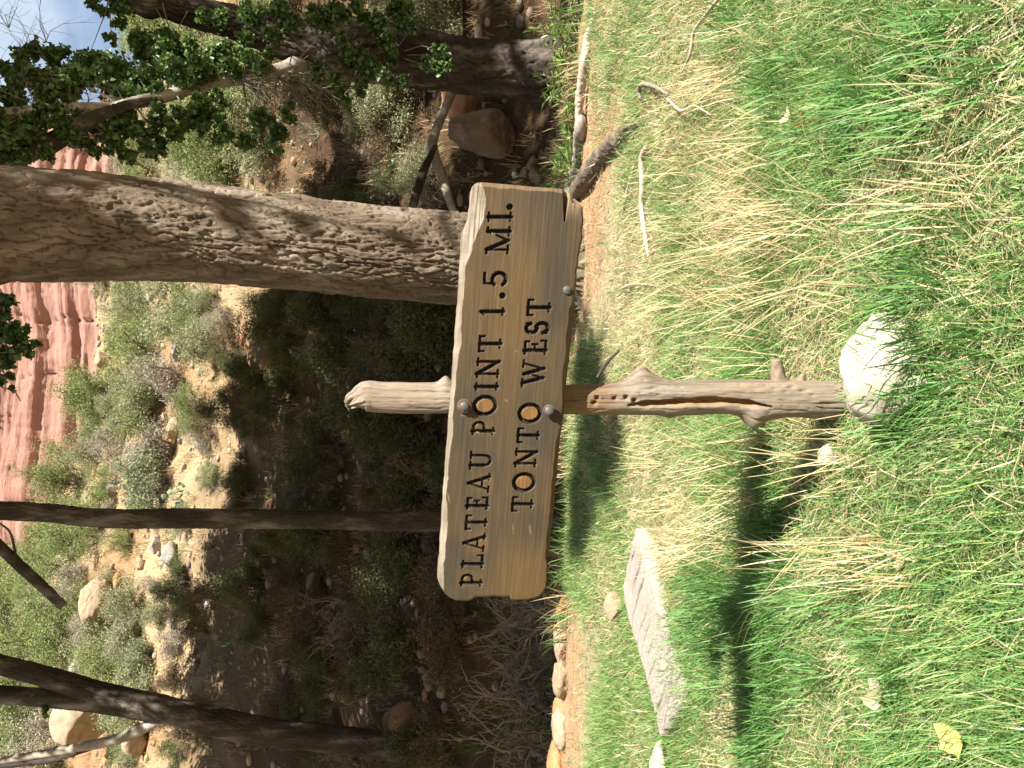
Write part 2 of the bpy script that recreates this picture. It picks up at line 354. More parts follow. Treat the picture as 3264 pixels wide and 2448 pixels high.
TEXT += [(c, a, b_, cap2, bas2) for c, a, b_ in [('T', 1634, 1581), ('O', 1571, 1505), ('N', 1492, 1426), ('T', 1415, 1362), ('O', 1352, 1283), ('W', 1238, 1143), ('E', 1131, 1082), ('S', 1067, 1025), ('T', 1010, 951)]]

def build_board():
    nx, ny = 800, 220; TH = 0.036
    top = np.array([bpx(*p) for p in [(1393, 1930), (1395, 1829), (1408, 1632), (1425, 1406), (1432, 1308), (1443, 1160), (1453.5, 1013), (1466, 816), (1473, 745), (1492, 695), (1499, 620), (1503, 570)]])
    bot = np.array([bpx(*p) for p in [(1741, 1930), (1747, 1829), (1767, 1632), (1774, 1560), (1786, 1441), (1790, 1390), (1796, 1347), (1804, 1259), (1812, 1200), (1816, 1160), (1823, 1091), (1830, 1010), (1837, 949), (1841, 895), (1848, 816), (1860, 760), (1864, 689), (1860, 640), (1858, 570)]])
    lef = np.array([bpx(*p) for p in [(1747, 1840), (1742, 1872), (1730, 1893), (1713, 1907.5), (1683, 1916), (1640, 1916), (1629, 1915), (1626, 1905), (1580, 1904), (1516, 1907), (1500, 1917), (1491, 1919), (1452, 1917), (1437, 1910), (1422, 1898), (1410, 1878), (1403, 1863), (1396, 1840)]])
    rig = np.array([bpx(*p) for p in [(1862, 700), (1858, 664), (1848, 650), (1821, 634), (1818, 612), (1796, 600), (1700, 593), (1600, 584), (1540, 579), (1526, 580), (1515, 584), (1506, 594), (1501, 608)]])
    s = np.linspace(0, 1, nx+1); t = np.concatenate([[0], np.linspace(.0012, .9988, ny-1), [1]])
    def LT(P, b0, b1, side):                         # edge x as a function of t
        tt = (P[:, 1]-b0)/(b1-b0); o = np.argsort(tt); return np.interp(t, tt[o], P[o, 0])
    Lx = LT(lef, np.interp(lef[6, 0], bot[:, 0], bot[:, 1]), np.interp(lef[6, 0], top[:, 0], top[:, 1]), 0)
    Rx = LT(rig, np.interp(rig[6, 0], bot[:, 0], bot[:, 1]), np.interp(rig[6, 0], top[:, 0], top[:, 1]), 1)
    A = Lx[:, None]*(1-s)[None, :] + Rx[:, None]*s[None, :]
    Tz = np.interp(A, top[:, 0], top[:, 1]); Bz = np.interp(A, bot[:, 0], bot[:, 1])
    Tz = Tz + .0016*fbm(st(A*60, 0*A, 1), 3, 5); Bz = Bz + .0016*fbm(st(A*60, 0*A, 4), 3, 6)
    Z = Bz + (Tz-Bz)*t[:, None]
    dT, dB, dL, dR = Tz-Z, Z-Bz, A-Lx[:, None], Rx[:, None]-A
    alo, ahi = A.min(), A.max(); q = (A-alo)/(ahi-alo)
    # worn bevels
    wT = np.interp(q, [0, .03, .22, .25, .28, .55, .6, .8, .84, .9, .96, 1], [.008, .012, .012, .006, .008, .009, .012, .013, .024, .030, .031, .020]) + .0035*fbm(st(A*28, 0*A, 0), 4, 7)
    wB = np.interp(q, [0, .1, .12, .4, .42, .5, .54, .72, .74, 1], [.002, .002, .010, .010, .006, .006, .011, .011, .006, .004]) + .0020*fbm(st(A*30, 0*A, 2), 4, 8)
    wR = .0085 + .003*fbm(st(Z*40, 0*Z, 3), 3, 9); wL = .004 + .002*fbm(st(Z*60, 0*Z, 5), 3, 10)
    def bev(d, w, h): return h*np.clip(1-d/np.maximum(w, .001), 0, 1)
    dep = np.maximum.reduce([bev(dT, wT, .012), bev(dB, wB, .016), bev(dR, wR, .008), bev(dL, wL, .006), .0035*np.exp(-np.minimum.reduce([dT, dB, dL, dR])/.002)])
    wear = np.maximum.reduce([sstep(.85, 1.0, 1-dT/np.maximum(wT, .001)+.9), 0*A, 0*A]); wear = ((dT < wT)*1.0)*sstep(-.002, .001, wT-dT)
    wearR = (dR < wR)*.75
    under = (dB < wB)*1.0
    grain = fbm(st(A*9, Z*260, 0), 3, 20); dep = dep + .00035*grain*(1+2*wear) + .0012*wear*fbm(st(A*22, Z*420, 1), 3, 22)
    # split lower right corner
    cr0, cr1 = bpx(1806, 606), bpx(1800, 703)
    f = np.clip((A-cr1[0])/(cr0[0]-cr1[0]+1e-9), 0, 1.4); crz = cr1[1] + (cr0[1]-cr1[1])*f; inside = (A > cr1[0]-.002)
    cw = .0015 + .0065*f
    crack = inside*np.clip(1-np.abs(Z-crz)/cw, 0, 1); dep = dep + .012*np.minimum(crack*1.6, 1)
    low = inside*(Z < crz-cw*.5)*1.0; raw = low*sstep(0, .05, A-cr1[0]+.012*fbm(st(A*30, Z*90, 3), 3, 2))*(.7+.3*fbm(st(A*12, Z*160, 6), 3, 4)); raw = np.clip(raw, 0, 1); dep = dep + .004*raw + .0015*raw*fbm(st(A*10, Z*200, 0), 3, 24)
    # scratches
    for (px, py, ang, ln) in [(1635, 1686, .1, .012), (1690, 1690, .2, .014), (1612, 1276, 1.1, .006), (1430, 1587, .3, .012), (1646, 1120, 1.0, .004), (1480, 1325, 1.5, .009)]:
        a0, z0 = bpx(px, py); ca, sa = math.cos(ang), math.sin(ang); du = (A-a0)*ca+(Z-z0)*sa; dv = -(A-a0)*sa+(Z-z0)*ca
        raw = np.maximum(raw, .9*np.clip(1-(du/ln)**2-(dv/.0016)**2, 0, 1)**.5*(vnoise(st(A*900, Z*900, 0), 3) > -.2))
    # dark stained bands left by hands and weather, orange wood inside the round letters
    lid = np.full(A.shape, -1); ldep = np.zeros(A.shape); island = np.zeros(A.shape); ldist = np.full(A.shape, 1.0)
    for kk, (ch, y0, y1, cap, bas) in enumerate(TEXT):
        H = abs(bpx(cap((y0+y1)/2), (y0+y1)/2)[1]-bpx(bas((y0+y1)/2), (y0+y1)/2)[1])
        segs = []
        for wname, pl in LET[ch]:
            hw = (.12 if wname == 'D' else STROKE[wname])*H
            pts = []
            for (fx, fy) in pl:
                fx2 = .06+.88*fx; fy2 = .05+.90*fy
                py = y0+(y1-y0)*fx2; px = bas(py)+(cap(py)-bas(py))*fy2; pts.append(bpx(px, py))
            segs += [(pts[i], pts[i+1], hw) for i in range(len(pts)-1)]
        P = np.array([p for sg in segs for p in sg[:2]]); lo = P.min(0)-.012; hi = P.max(0)+.012
        idx = np.nonzero((A > lo[0]) & (A < hi[0]) & (Z > lo[1]) & (Z < hi[1])); a, z = A[idx], Z[idx]; dm = np.full(a.shape, 1.0)
        for (p, q2, hw) in segs:
            vx, vz = q2[0]-p[0], q2[1]-p[1]; L2 = vx*vx+vz*vz+1e-12; tt = np.clip(((a-p[0])*vx+(z-p[1])*vz)/L2, 0, 1)
            dm = np.minimum(dm, np.hypot(a-p[0]-tt*vx, z-p[1]-tt*vz)-hw)
        dm = dm + .0004*vnoise(st(a*500, z*500, kk), 2)
        better = dm < ldist[idx]; ii = (idx[0][better], idx[1][better]); ldist[ii] = dm[better]; lid[ii] = kk
        if ch == 'O':
            c = P.mean(0); r = np.hypot((a-c[0])/((hi-lo)[0]/2-.012), (z-c[1])/((hi-lo)[1]/2-.012)); island[idx] = np.maximum(island[idx], (r < .95)*1.0)
        if ch in 'PAN':
            c = P.mean(0); r = np.hypot((a-c[0])/((hi-lo)[0]/2), (z-c[1])/((hi-lo)[1]/2)); island[idx] = np.maximum(island[idx], .45*np.clip(1.1-r, 0, 1))
    cut = np.clip((.0005-ldist)/.0015, 0, 1); ldep = .0062*cut + .0030*np.clip((-ldist-.0015)/.002, 0, 1)
    dep = dep + ldep
    Vb = np.array(B0)[None, None]+A[..., None]*np.array(bx_)+Z[..., None]*np.array(bz_)-dep[..., None]*np.array(e_n)
    # colours of the wood itself
    base = np.array([.075, .0465, .0180]); stain = np.array([.039, .0295, .0175]); grey = np.array([.20, .168, .122]); orange = np.array([.19, .092, .023]); paint = np.array([.012, .010, .009]); rawc = np.array([.24, .165, .09])
    sm = np.clip(.40 + 1.1*fbm(st(A*5, Z*11, 2), 4, 33) + .45*sstep(-.02, .07, Z)*sstep(.75, .2, q) - .25*sstep(.16, .0, q), 0, 1)[..., None]
    col = base*(1-sm)+stain*sm
    def mixc(c, k): return col*(1-k[..., None])+c*k[..., None]
    col = mixc(orange, island*.75*(ldist > 0)*np.clip(.75+.6*fbm(st(A*40, Z*90, 1), 3, 55), .2, 1)); col = mixc(grey, np.clip(wear*(.75+.5*fbm(st(A*20, Z*60, 0), 3, 3)), 0, 1)); col = mixc(np.array([.13, .088, .05]), wearR*(1-wear)); col = mixc(np.array([.10, .052, .017]), under*.8); col = mixc(rawc, np.clip(raw, 0, 1)*.75)
    col = col*(1+.16*fbm(st(A*7, Z*330, 3), 3, 40)[..., None])
    col = mixc(paint, sstep(.0006, -.0002, ldist))
    chip = (sstep(.0002, -.001, ldist)*sstep(.45, .6, fbm(st(A*120, Z*120, 0), 3, 44))); col = mixc(np.array([.20, .16, .12]), chip*.7)
    V = Vb.reshape(-1, 3); C = np.clip(col.reshape(-1, 3), 0, 1); n_y, n_x = A.shape
    i = np.arange(n_y-1)[:, None]*n_x; j = np.arange(n_x-1)[None, :]
    F = np.stack([i+j, i+j+1, i+n_x+j+1, i+n_x+j], -1).reshape(-1, 4)
    fl = lid.reshape(-1)[F]; fd = ldist.reshape(-1)[F].min(1); own = np.where(fd < .0012, fl.max(1), -1)
    # sides and back
    ring = np.concatenate([np.arange(n_x), n_x*np.arange(1, n_y)+n_x-1, (n_y-1)*n_x+np.arange(n_x-2, -1, -1), n_x*np.arange(n_y-2, 0, -1)])
    bk = V[ring] - (np.array(e_n)*(TH - dep.reshape(-1)[ring, None])); k0 = len(V); r2 = np.roll(np.arange(len(ring)), -1)
    side = np.stack([ring, k0+np.arange(len(ring)), k0+r2, ring[r2]], -1)
    cen = bk.mean(0); kc = k0+len(ring); back = np.stack([k0+np.arange(len(ring)), np.full(len(ring), kc), k0+r2], -1)
    V2 = np.vstack([V, bk, cen]); C2 = np.vstack([C, np.clip(C[ring]*1.0, 0, 1), base])
    m, n, b, o = mat_new('sign_wood'); c = nattr(n)
    rotm = Matrix((bx_, -e_n, bz_)).to_euler()
    tc = n.nodes.new('ShaderNodeTexCoord'); mp = n.nodes.new('ShaderNodeMapping'); mp.inputs['Rotation'].default_value = (0, math.radians(-4.4), 0)
    n.links.new(tc.outputs['Object'], mp.inputs[0]); mp2 = n.nodes.new('ShaderNodeMapping'); mp2.inputs['Scale'].default_value = (5, 40, 160); n.links.new(mp.outputs[0], mp2.inputs[0])
    nz = n.nodes.new('ShaderNodeTexNoise'); nz.inputs['Scale'].default_value = 2.2; nz.inputs['Detail'].default_value = 6; n.links.new(mp2.outputs[0], nz.inputs['Vector'])
    c = nmul(n, c, nramp(n, nz.outputs[0], [(0.3, (.80, .78, .75)), (0.7, (1.16, 1.17, 1.2))]))
    n.links.new(c, b.inputs['Base Color']); b.inputs['Roughness'].default_value = 0.62; b.inputs['Specular IOR Level'].default_value = 0.3; nbump(n, b, nz.outputs[0], 0.25, 0.001)
    M['sign_wood'] = m
    board = mk('board', V2, [F[own < 0], side, back], m, sign, col=C2, origin=sign_base)
    board['label'] = 'brown plank with bevelled weathered edges, reads PLATEAU POINT 1.5 MI. TONTO WEST'
    for kk in range(len(TEXT)):
        f = F[own == kk]
        if not len(f): continue
        u, inv = np.unique(f, return_inverse=True)
        mk('letter', V[u], inv.reshape(f.shape), m, board, col=C[u], origin=sign_base)
    return board
board = build_board()

def build_post():
    # centre line and half width from the photograph (sketch pixels across, photograph pixels along)
    pts = [(1104, 1292, 7), (1112, 1288, 18), (1124, 1281, 29), (1142, 1270, 42), (1162, 1263, 50), (1185, 1264, 50), (1220, 1268, 50), (1300, 1270, 51), (1400, 1270, 51), (1480, 1270, 52), (1620, 1270, 52), (1800, 1272, 52), (2000, 1270, 54), (2150, 1270, 56), (2300, 1266, 58), (2420, 1270, 62), (2550, 1272, 64), (2650, 1276, 64), (2760, 1278, 66), (2860, 1280, 70)]
    P, R = [], []
    for sx, sy, w in pts:
        p = at(sx, sy, 1.68); P.append(p); R.append(w*1.68/FPX)
    P = np.array(P[::-1]); R = np.array(R[::-1])
    ztop = P[-1, 2]
    def zz(sx): return at(sx, 1270, 1.68).z
    Ltot = P[-1, 2]-P[0, 2]; zbase = P[0, 2]
    def disp(a, L, r):
        # a = 0 faces the viewer, positive turns to the viewer's left or right by frame; resolved below
        z = zbase + L; x = np.sin(a)
        sgn = SG
        def bump(zc, zw, ac, aw, h): return h*np.exp(-((z-zc)/zw)**2)*np.exp(-(np.angle(np.exp(1j*(a-sgn*ac)))/aw)**2)
        d = 0*a
        d += bump(zz(1420), .013, 1.57, .8, .014)                       # stub just above the board
        d += bump(zz(2040), .028, 1.57, .7, .028) + bump(zz(2085), .05, 1.57, .8, .010)   # burl below the board, to the right
        d += bump(zz(2400), .022, -1.5, .7, .020) + bump(zz(2430), .045, -1.5, .9, .010)
        d += bump(zz(2130), .015, -1.5, .5, .006)
        d += .0022*fbm(st(np.cos(a)*1.6, np.sin(a)*1.6, z*14), 4, 3) + .004*vnoise(st(np.cos(a), np.sin(a), z*5), 5)
        chk = np.clip(1-np.abs(vnoise(st(a*5.5+.5*np.sin(z*9)+.25*np.sin(z*31), z*3.2, 1), 8))/.10, 0, 1)*sstep(-.2, .2, vnoise(st(a*2, z*9, 5), 18)); chk2 = np.clip(1-np.abs(vnoise(st(a*14+.6*np.sin(z*17), z*6, 2), 28))/.12, 0, 1); d -= .0060*chk+.0020*chk2            # drying checks
        # long split down the front
        zs0, zs1 = zz(2440), zz(1990); f = np.clip((z-zs0)/(zs1-zs0), 0, 1); inz = (z > zs0) & (z < zs1)
        ac = sgn*(-.45+.25*np.sin(f*3)); hw = .26*np.sin(np.clip(f, 0, 1)*np.pi)**.4*(1+.35*vnoise(st(0*a, z*40, 2), 4)); da = np.abs(np.angle(np.exp(1j*(a-ac))))
        d -= inz*.017*sstep(1.0, .65, da/np.maximum(hw, .02))
        # worm holes
        for sx, ac in [(1885, -.25), (1895, .1), (1985, .1), (1950, .05), (2010, -.1)]:
            d -= .010*np.exp(-((z-zz(sx))/.005)**4)*np.exp(-(np.angle(np.exp(1j*(a-sgn*ac)))/.13)**4)
        # ragged top
        d -= .013*np.clip((z-(ztop-.045))/.045, 0, 1)*(.5+1.2*vnoise(st(np.cos(a)*4, np.sin(a)*4, z*30), 9)); d += .004*np.clip((z-(ztop-.09))/.09, 0, 1)*np.round(2*vnoise(st(np.cos(a)*3, np.sin(a)*3, z*12), 19))/2
        return d
    Pn, Rn = resample(P, R, 440); T, N, B = frames(Pn)
    SG = 1.0 if B[0][0] > 0 else -1.0

    V, F = tube(Pn, Rn, seg=112, disp=disp)
    rel = V - np.vstack([np.repeat(Pn, 112, 0), Pn[0], Pn[-1]]); rr = np.linalg.norm(rel, axis=1); ang = np.arctan2(rel[:, 0], -rel[:, 1])
    base_r = np.concatenate([np.repeat(Rn, 112), [0, 0]]); inset = np.clip((base_r-rr-.004)/.010, 0, 1); z = V[:, 2]
    silver = np.array([.195, .168, .138]); tan = np.array([.205, .160, .110]); orange = np.array([.25, .13, .042]); dark = np.array([.085, .064, .046])
    k = np.clip(.5+.9*fbm(st(np.cos(ang)*2, np.sin(ang)*2, z*7), 4, 3), 0, 1)[:, None]; C = silver*(1-k)+tan*k
    k = np.clip(inset*1.2*(z < B0.z), 0, 1)[:, None]; C = C*(1-k)+orange*k
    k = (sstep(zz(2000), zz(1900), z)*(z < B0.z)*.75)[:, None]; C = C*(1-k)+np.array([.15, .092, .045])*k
    k = (.55*sstep(.1, .5, fbm(st(ang*5, z*2.5, 7), 4, 6)))[:, None]; C = C*(1-k)+dark*k
    m, n, b, o = mat_new('post_wood'); c = nattr(n)
    s = nnoise(n, 30, 7, 0.65, (6, 6, .35)); c = nmul(n, c, nramp(n, s, [(0.3, (.70, .67, .64)), (0.6, (1.1, 1.1, 1.1))]))
    n.links.new(c, b.inputs['Base Color']); b.inputs['Roughness'].default_value = 0.8; nbump(n, b, s, 0.5, 0.003); M['post_wood'] = m
    post = mk('post', V, F, m, sign, col=C, origin=sign_base); post['label'] = 'weathered grey driftwood post, split along its front'
    # knots and stubs
    for name, pl, rr in [('branch_stub', [at(2495, 1240, 1.68), at(2480, 1205, 1.675), at(2476, 1170, 1.67), at(2474, 1146, 1.665)], [.026, .017, .013, .010]),
                         ('branch_stub', [at(2550, 1230, 1.68), at(2556, 1205, 1.672), at(2567, 1181, 1.668)], [.018, .008, .0015])]:
        V, F = tube(pl, rr, 26, 24, lambda a, L, r: r*.12*vnoise(st(np.cos(a)*2, np.sin(a)*2, L*60), 4))
        mk(name, V, F, m, post, col=np.broadcast_to(tan*.95, V.shape), origin=sign_base)
build_post()

def prism(c, ax, up, r, h, seg, chamfer=.0, rot=0.0):
    ax = Vector(ax).normalized(); u = (Vector(up)-ax*Vector(up).dot(ax)).normalized(); w = ax.cross(u)
    prof = [(0, r), (h-chamfer, r), (h, r-chamfer)] if chamfer else [(0, r), (h, r)]
    V = []
    for (hh, rr) in prof:
        for k in range(seg):
            q = rot+2*math.pi*k/seg; V.append(Vector(c)+ax*hh+u*rr*math.cos(q)+w*rr*math.sin(q))
    V.append(Vector(c)); V.append(Vector(c)+ax*h); n = len(prof); F4 = []; F3 = []
    for a in range(n-1):
        for k in range(seg): F4.append([a*seg+k, a*seg+(k+1) % seg, (a+1)*seg+(k+1) % seg, (a+1)*seg+k])
    for k in range(seg):
        F3.append([n*seg, (k+1) % seg, k]); F3.append([n*seg+1, (n-1)*seg+k, (n-1)*seg+(k+1) % seg])
    return np.array([list(v) for v in V]), [np.array(F4), np.array(F3)]
for sx, sy, gap, wr in [(1480, 1293, .007, .0150), (1748, 1307, .011, .0125)]:
    a_, z_ = bpx(sx, sy); c = B0+bx_*a_+bz_*z_-e_n*.004
    V, F = prism(c, e_n, bz_, .0045, gap+.010, 16); bolt = mk('bolt', V, F, M['rust'], sign, smooth=False, origin=sign_base)
    V, F = prism(c+e_n*(gap+.002), e_n+Vector((.05, 0, .08)), bz_, wr, .0022, 40, .0006); mk('washer', V, F, M['rust'], bolt, smooth=False, origin=sign_base)
    V, F = prism(c+e_n*(gap+.0045), e_n+Vector((.05, 0, .08)), bz_, .0094, .0075, 6, .0012, .35); mk('hex_head', V, F, M['zinc'], bolt, smooth=False, origin=sign_base)
a_, z_ = bpx(1808, 925); c = B0+bx_*a_+bz_*z_-e_n*.006
V, F = prism(c, e_n, bz_, .0088, .0098, 28, .0016); scr = mk('screw', V, F, M['zinc'], sign, smooth=False, origin=sign_base)
def boxv(c, ex, ey, ez):
    c, ex, ey, ez = map(lambda q: np.array(q, float), (c, ex, ey, ez))
    V = np.array([c+a*ex+b_*ey+d_*ez for d_ in (-1, 1) for b_ in (-1, 1) for a in (-1, 1)])
    return V, np.array([[0, 2, 3, 1], [4, 5, 7, 6], [0, 1, 5, 4], [2, 6, 7, 3], [0, 4, 6, 2], [1, 3, 7, 5]])
V, F = boxv(c+e_n*.0099, bz_*.0082+bx_*.0016, bx_*.0009-bz_*.0002, e_n*.0004); mk('screw_slot', V, F, M['bushwood'], scr, smooth=False, origin=sign_base)


# ------------------------------------------------------------------ trees
def worley(u, v, per, seed):                          # two nearest cell distances on a strip that closes on itself
    iu = np.floor(u).astype(np.int64); iv = np.floor(v).astype(np.int64); f1 = np.full(u.shape, 9.0); f2 = f1.copy(); idn = np.zeros(u.shape)
    for du in (-1, 0, 1):
        for dv in (-1, 0, 1):
            cu, cv = iu+du, iv+dv; cw = np.mod(cu, per)
            jx = h3(cw, cv, 0*cu, seed)*.45+.5; jy = h3(cw, cv, 0*cu+1, seed)*.45+.5; d_ = np.hypot(cu+jx-u, cv+jy-v); nn = h3(cw, cv, 0*cu+2, seed)
            idn = np.where(d_ < f1, nn, idn); f2 = np.where(d_ < f1, f1, np.minimum(f2, d_)); f1 = np.minimum(f1, d_)
    return f1, f2, idn
def bark_disp(amp, cw, ch, seed, twist=.35):          # plates about cw wide and ch tall (metres), split by furrows
    def f(a, L, r):
        x = np.cos(a); y = np.sin(a); rm = float(r.mean()); per = max(4, int(round(2*np.pi*rm/cw)))
        w1 = fbm(st(x*rm/cw*.5, y*rm/cw*.5, L/ch*.9), 3, seed); w2 = fbm(st(x*rm/cw*.5+7, y*rm/cw*.5, L/ch*.9), 3, seed+3)
        u = (a % (2*np.pi))/(2*np.pi)*per + 1.5*w1; v = L/ch + twist*np.sin(u*.9)+1.1*w2
        f1, f2, idn = worley(u, v, per, seed); g1 = sstep(.0, .20, f2-f1)
        u2 = u*2+.4*w2; f1, f2, id2 = worley(u2, v*1.7+3, per*2, seed+9); g2 = sstep(.0, .22, f2-f1)
        fine = fbm(st(x*rm/cw*3, y*rm/cw*3, L/ch*5), 3, seed+4)
        return amp*(.75*g1+.30*g2*g1+.34*idn+.30*fine-.6) + r*.06*fbm(st(x*1.1, y*1.1, L*.9), 3, seed+6)
    return f
def trunk_line(pts, flip=True):                       # (X, Y, width, depth) in sketch pixels
    P = np.array([list(W(X, Y, d)) for X, Y, w, d in pts]); R = np.array([w*K/2*d/FPX for X, Y, w, d in pts])
    return P, R
LEAF_A = np.array([.060, .115, .028]); LEAF_B = np.array([.115, .185, .045]); LEAF_D = np.array([.040, .085, .028])
def leaves(C, size, rng, cols, flat=0.5, ratio=0.95, fold=0.18, hang=0.0):
    n = len(C); s = size*rng.uniform(.65, 1.25, n)
    nrm = rng.normal(size=(n, 3)); nrm[:, 2] += flat*1.5; nrm /= np.linalg.norm(nrm, axis=1)[:, None]
    t = rng.normal(size=(n, 3)); t[:, 2] -= hang; t -= nrm*(t*nrm).sum(1)[:, None]; t /= np.linalg.norm(t, axis=1)[:, None]; b_ = np.cross(nrm, t)
    s = s[:, None]
    p0 = C-t*s*.5; p1 = C-t*s*.12+b_*s*.5*ratio+nrm*s*fold; p2 = C+t*s*.55; p3 = C-t*s*.12-b_*s*.5*ratio+nrm*s*fold
    V = np.stack([p0, p1, p2, p3], 1).reshape(-1, 3); k = np.arange(n)[:, None]*4
    F = np.concatenate([k+np.array([[0, 2, 1]]), k+np.array([[0, 3, 2]])], 0)
    mixv = rng.random((n, 1)); c = cols[0]*(1-mixv)+cols[1]*mixv; c = c*rng.uniform(.8, 1.2, (n, 1))
    return V, F, np.repeat(c, 4, 0)
def clumpy(n, centre, rad, rng, sub=10, subr=.34):
    cc = rng.normal(size=(sub, 3)); cc /= np.linalg.norm(cc, axis=1)[:, None]; cc *= rng.uniform(.25, .95, (sub, 1))
    p = cc[rng.integers(0, sub, n)] + rng.normal(size=(n, 3))*subr*.6
    return np.array(centre)+p*np.array(rad)

# canopy mass shared between the crowns: three clumps of cottonwood foliage
CANOPY = []
for k in range(3):
    rg = np.random.default_rng(100+k)
    V, F, C = leaves(clumpy(1500, (0, 0, 0), (1.35, 1.35, .95), rg, 14, .42), .175, rg, (LEAF_A, LEAF_B), flat=.35)
    me_o = mk('foliage', V, F, M['leaf'], smooth=False, col=C); CANOPY.append(me_o.data); bpy.data.objects.remove(me_o)

rg = np.random.default_rng(104)
V, F, C = leaves(clumpy(330, (0, 0, 0), (1.35, 1.35, .95), rg, 20, .5), .14, rg, (LEAF_A, LEAF_B), flat=.35); me_o = mk('foliage', V, F, M['leaf'], smooth=False, col=C); CANOPY.append(me_o.data); bpy.data.objects.remove(me_o)
TREES = []
def tree(name, label, pts, mat, seed, amp, seg, rings, top, cw=.04, ch=.14, tw=.35):
    P, R = trunk_line(pts)
    loc = P[0].copy(); loc[2] = gz(P[0][0], P[0][1])
    t = thing(name, label, 'tree', loc)
    P = np.vstack([[P[0][0], P[0][1], loc[2]-.25], P]); R = np.concatenate([[R[0]*1.05], R])
    P = np.vstack([P, np.array(top)]); R = np.concatenate([R, [R[-1]*.8]])
    P, R = resample(P, R, 2400); cl = np.concatenate([[0], np.cumsum(np.linalg.norm(np.diff(P, axis=0), axis=1))]); vis = np.searchsorted(P[:, 2], CH+.56*P[:, 1].max()+.3)
    k_ = np.unique(np.concatenate([np.linspace(0, min(vis, 2399), rings).astype(int), np.linspace(min(vis, 2399), 2399, 60).astype(int)])); P, R = P[k_], R[k_]
    V, F = tube(P, R, None, seg, bark_disp(amp, cw, ch, seed, tw))
    tr = mk('trunk', V, F, mat, t, origin=loc)
    TREES.append(dict(root=t, loc=loc, top=np.array(top, float), r=R[-1], mat=mat, limbs=[], tr=tr))
    return TREES[-1]
# thick trunk behind the sign
big = tree('cottonwood_tree', 'thick leaning cottonwood trunk with furrowed bark standing right behind the sign', [(1262, 566, 300, 5.38), (1215, 563, 235, 5.36), (1150, 562, 208, 5.34), (1000, 560, 192, 5.3), (700, 535, 190, 5.2), (400, 501, 203, 5.1), (200, 488, 214, 5.0), (0, 483, 226, 4.9), (-250, 475, 226, 4.85)], M['bark'], 11, .021, 280, 540, (1.75, 5.4, 7.6), cw=.042, ch=.22, tw=.7)
thin = tree('young_tree', 'slender straight tree trunk rising from the wash beside the sign post', [(1190, 1132, 46, 7.5), (950, 1128, 40, 7.5), (820, 1126, 39, 7.5), (640, 1122, 38, 7.45), (440, 1120, 40, 7.4), (230, 1120, 38, 7.35), (100, 1108, 37, 7.3), (0, 1103, 36, 7.25), (-200, 1095, 40, 7.2)], M['bark_dark'], 21, .011, 80, 320, (-1.1, 7.6, 8.5), cw=.03, ch=.12)
fork = tree('forked_tree', 'dark tree trunk forking upward into pale bare limbs on the slope', [(945, 1632, 82, 10.0), (900, 1622, 62, 10.0), (800, 1606, 56, 10.0), (680, 1592, 54, 10.0), (560, 1578, 56, 10.0), (450, 1556, 56, 9.95), (360, 1532, 50, 9.9), (200, 1492, 43, 9.85), (80, 1456, 40, 9.8), (0, 1436, 38, 9.8), (-150, 1400, 46, 9.8)], M['bark_dark'], 31, .012, 90, 340, (-2.6, 10.5, 11.0), cw=.05, ch=.2)
right = tree('cottonwood_tree', 'dark cottonwood leaning over the wash beside the big boulder, hung with green leaves', [(1205, 150, 150, 7.6), (1150, 150, 122, 7.6), (1080, 148, 112, 7.6), (1000, 140, 112, 7.6), (850, 118, 124, 7.5), (720, 105, 126, 7.4), (620, 80, 92, 7.3), (520, 52, 66, 7.2), (420, 28, 56, 7.1), (330, 0, 52, 7.0), (200, -45, 50, 6.9)], M['bark_dark'], 41, .024, 140, 340, (5.0, 6.4, 7.5), cw=.05, ch=.16)
def limb(t, name, pts, mat=None, seed=1, amp=.004, seg=18, n=120, label=None):
    P, R = trunk_line(pts); V, F = tube(P, R, n, seg, bark_disp(amp, .03, .12, seed)); o = mk(name, V, F, mat or t['mat'], t['root'], origin=t['loc'])
    if label: o['label'] = label
    return P
limb(fork, 'limb', [(420, 1548, 40, 9.92), (330, 1538, 40, 9.9), (250, 1524, 40, 9.9), (150, 1512, 39, 9.9), (0, 1500, 36, 9.9), (-160, 1490, 40, 9.9)], seed=5, amp=.007, seg=40, n=180)
limb(fork, 'limb', [(345, 1552, 24, 9.95), (300, 1578, 22, 9.95), (240, 1600, 21, 9.9), (130, 1622, 18, 9.9), (0, 1644, 14, 9.9), (-120, 1668, 10, 9.9)], M['bark_pale'], seed=6, amp=.003, seg=18)
limb(fork, 'limb', [(200, 1612, 15, 9.9), (110, 1640, 14, 9.9), (0, 1656, 12, 9.9), (-120, 1690, 9, 9.9)], seed=7, amp=.003, seg=14)
limb(thin, 'dead_limb', [(-180, 1020, 30, 7.1), (-60, 1120, 24, 7.1), (0, 1182, 22, 7.1), (60, 1238, 22, 7.1), (110, 1284, 20, 7.1), (137, 1310, 17, 7.1)], seed=8, amp=.004, seg=22, label='broken dark limb hanging down from above')
limb(thin, 'twig', [(60, 1236, 8, 7.1), (40, 1140+86, 6, 7.1), (24, 1155, 5, 7.1), (0, 1130, 4, 7.1)], seed=9, amp=.001, seg=8, n=40)
P_lit = [(740, 100, 90, 7.6), (690, 120, 56, 7.45), (620, 150, 36, 7.2), (550, 166, 30, 7.0), (480, 174, 28, 6.9), (420, 188, 26, 6.8), (350, 210, 25, 6.7), (290, 222, 24, 6.6), (230, 233, 20, 6.6), (120, 238, 16, 6.5), (0, 247, 13, 6.5), (-100, 250, 10, 6.5)]
limb(right, 'limb', P_lit, M['bark_pale'], seed=12, amp=.004, seg=26, n=240, label='pale sunlit limb reaching up from the fork')
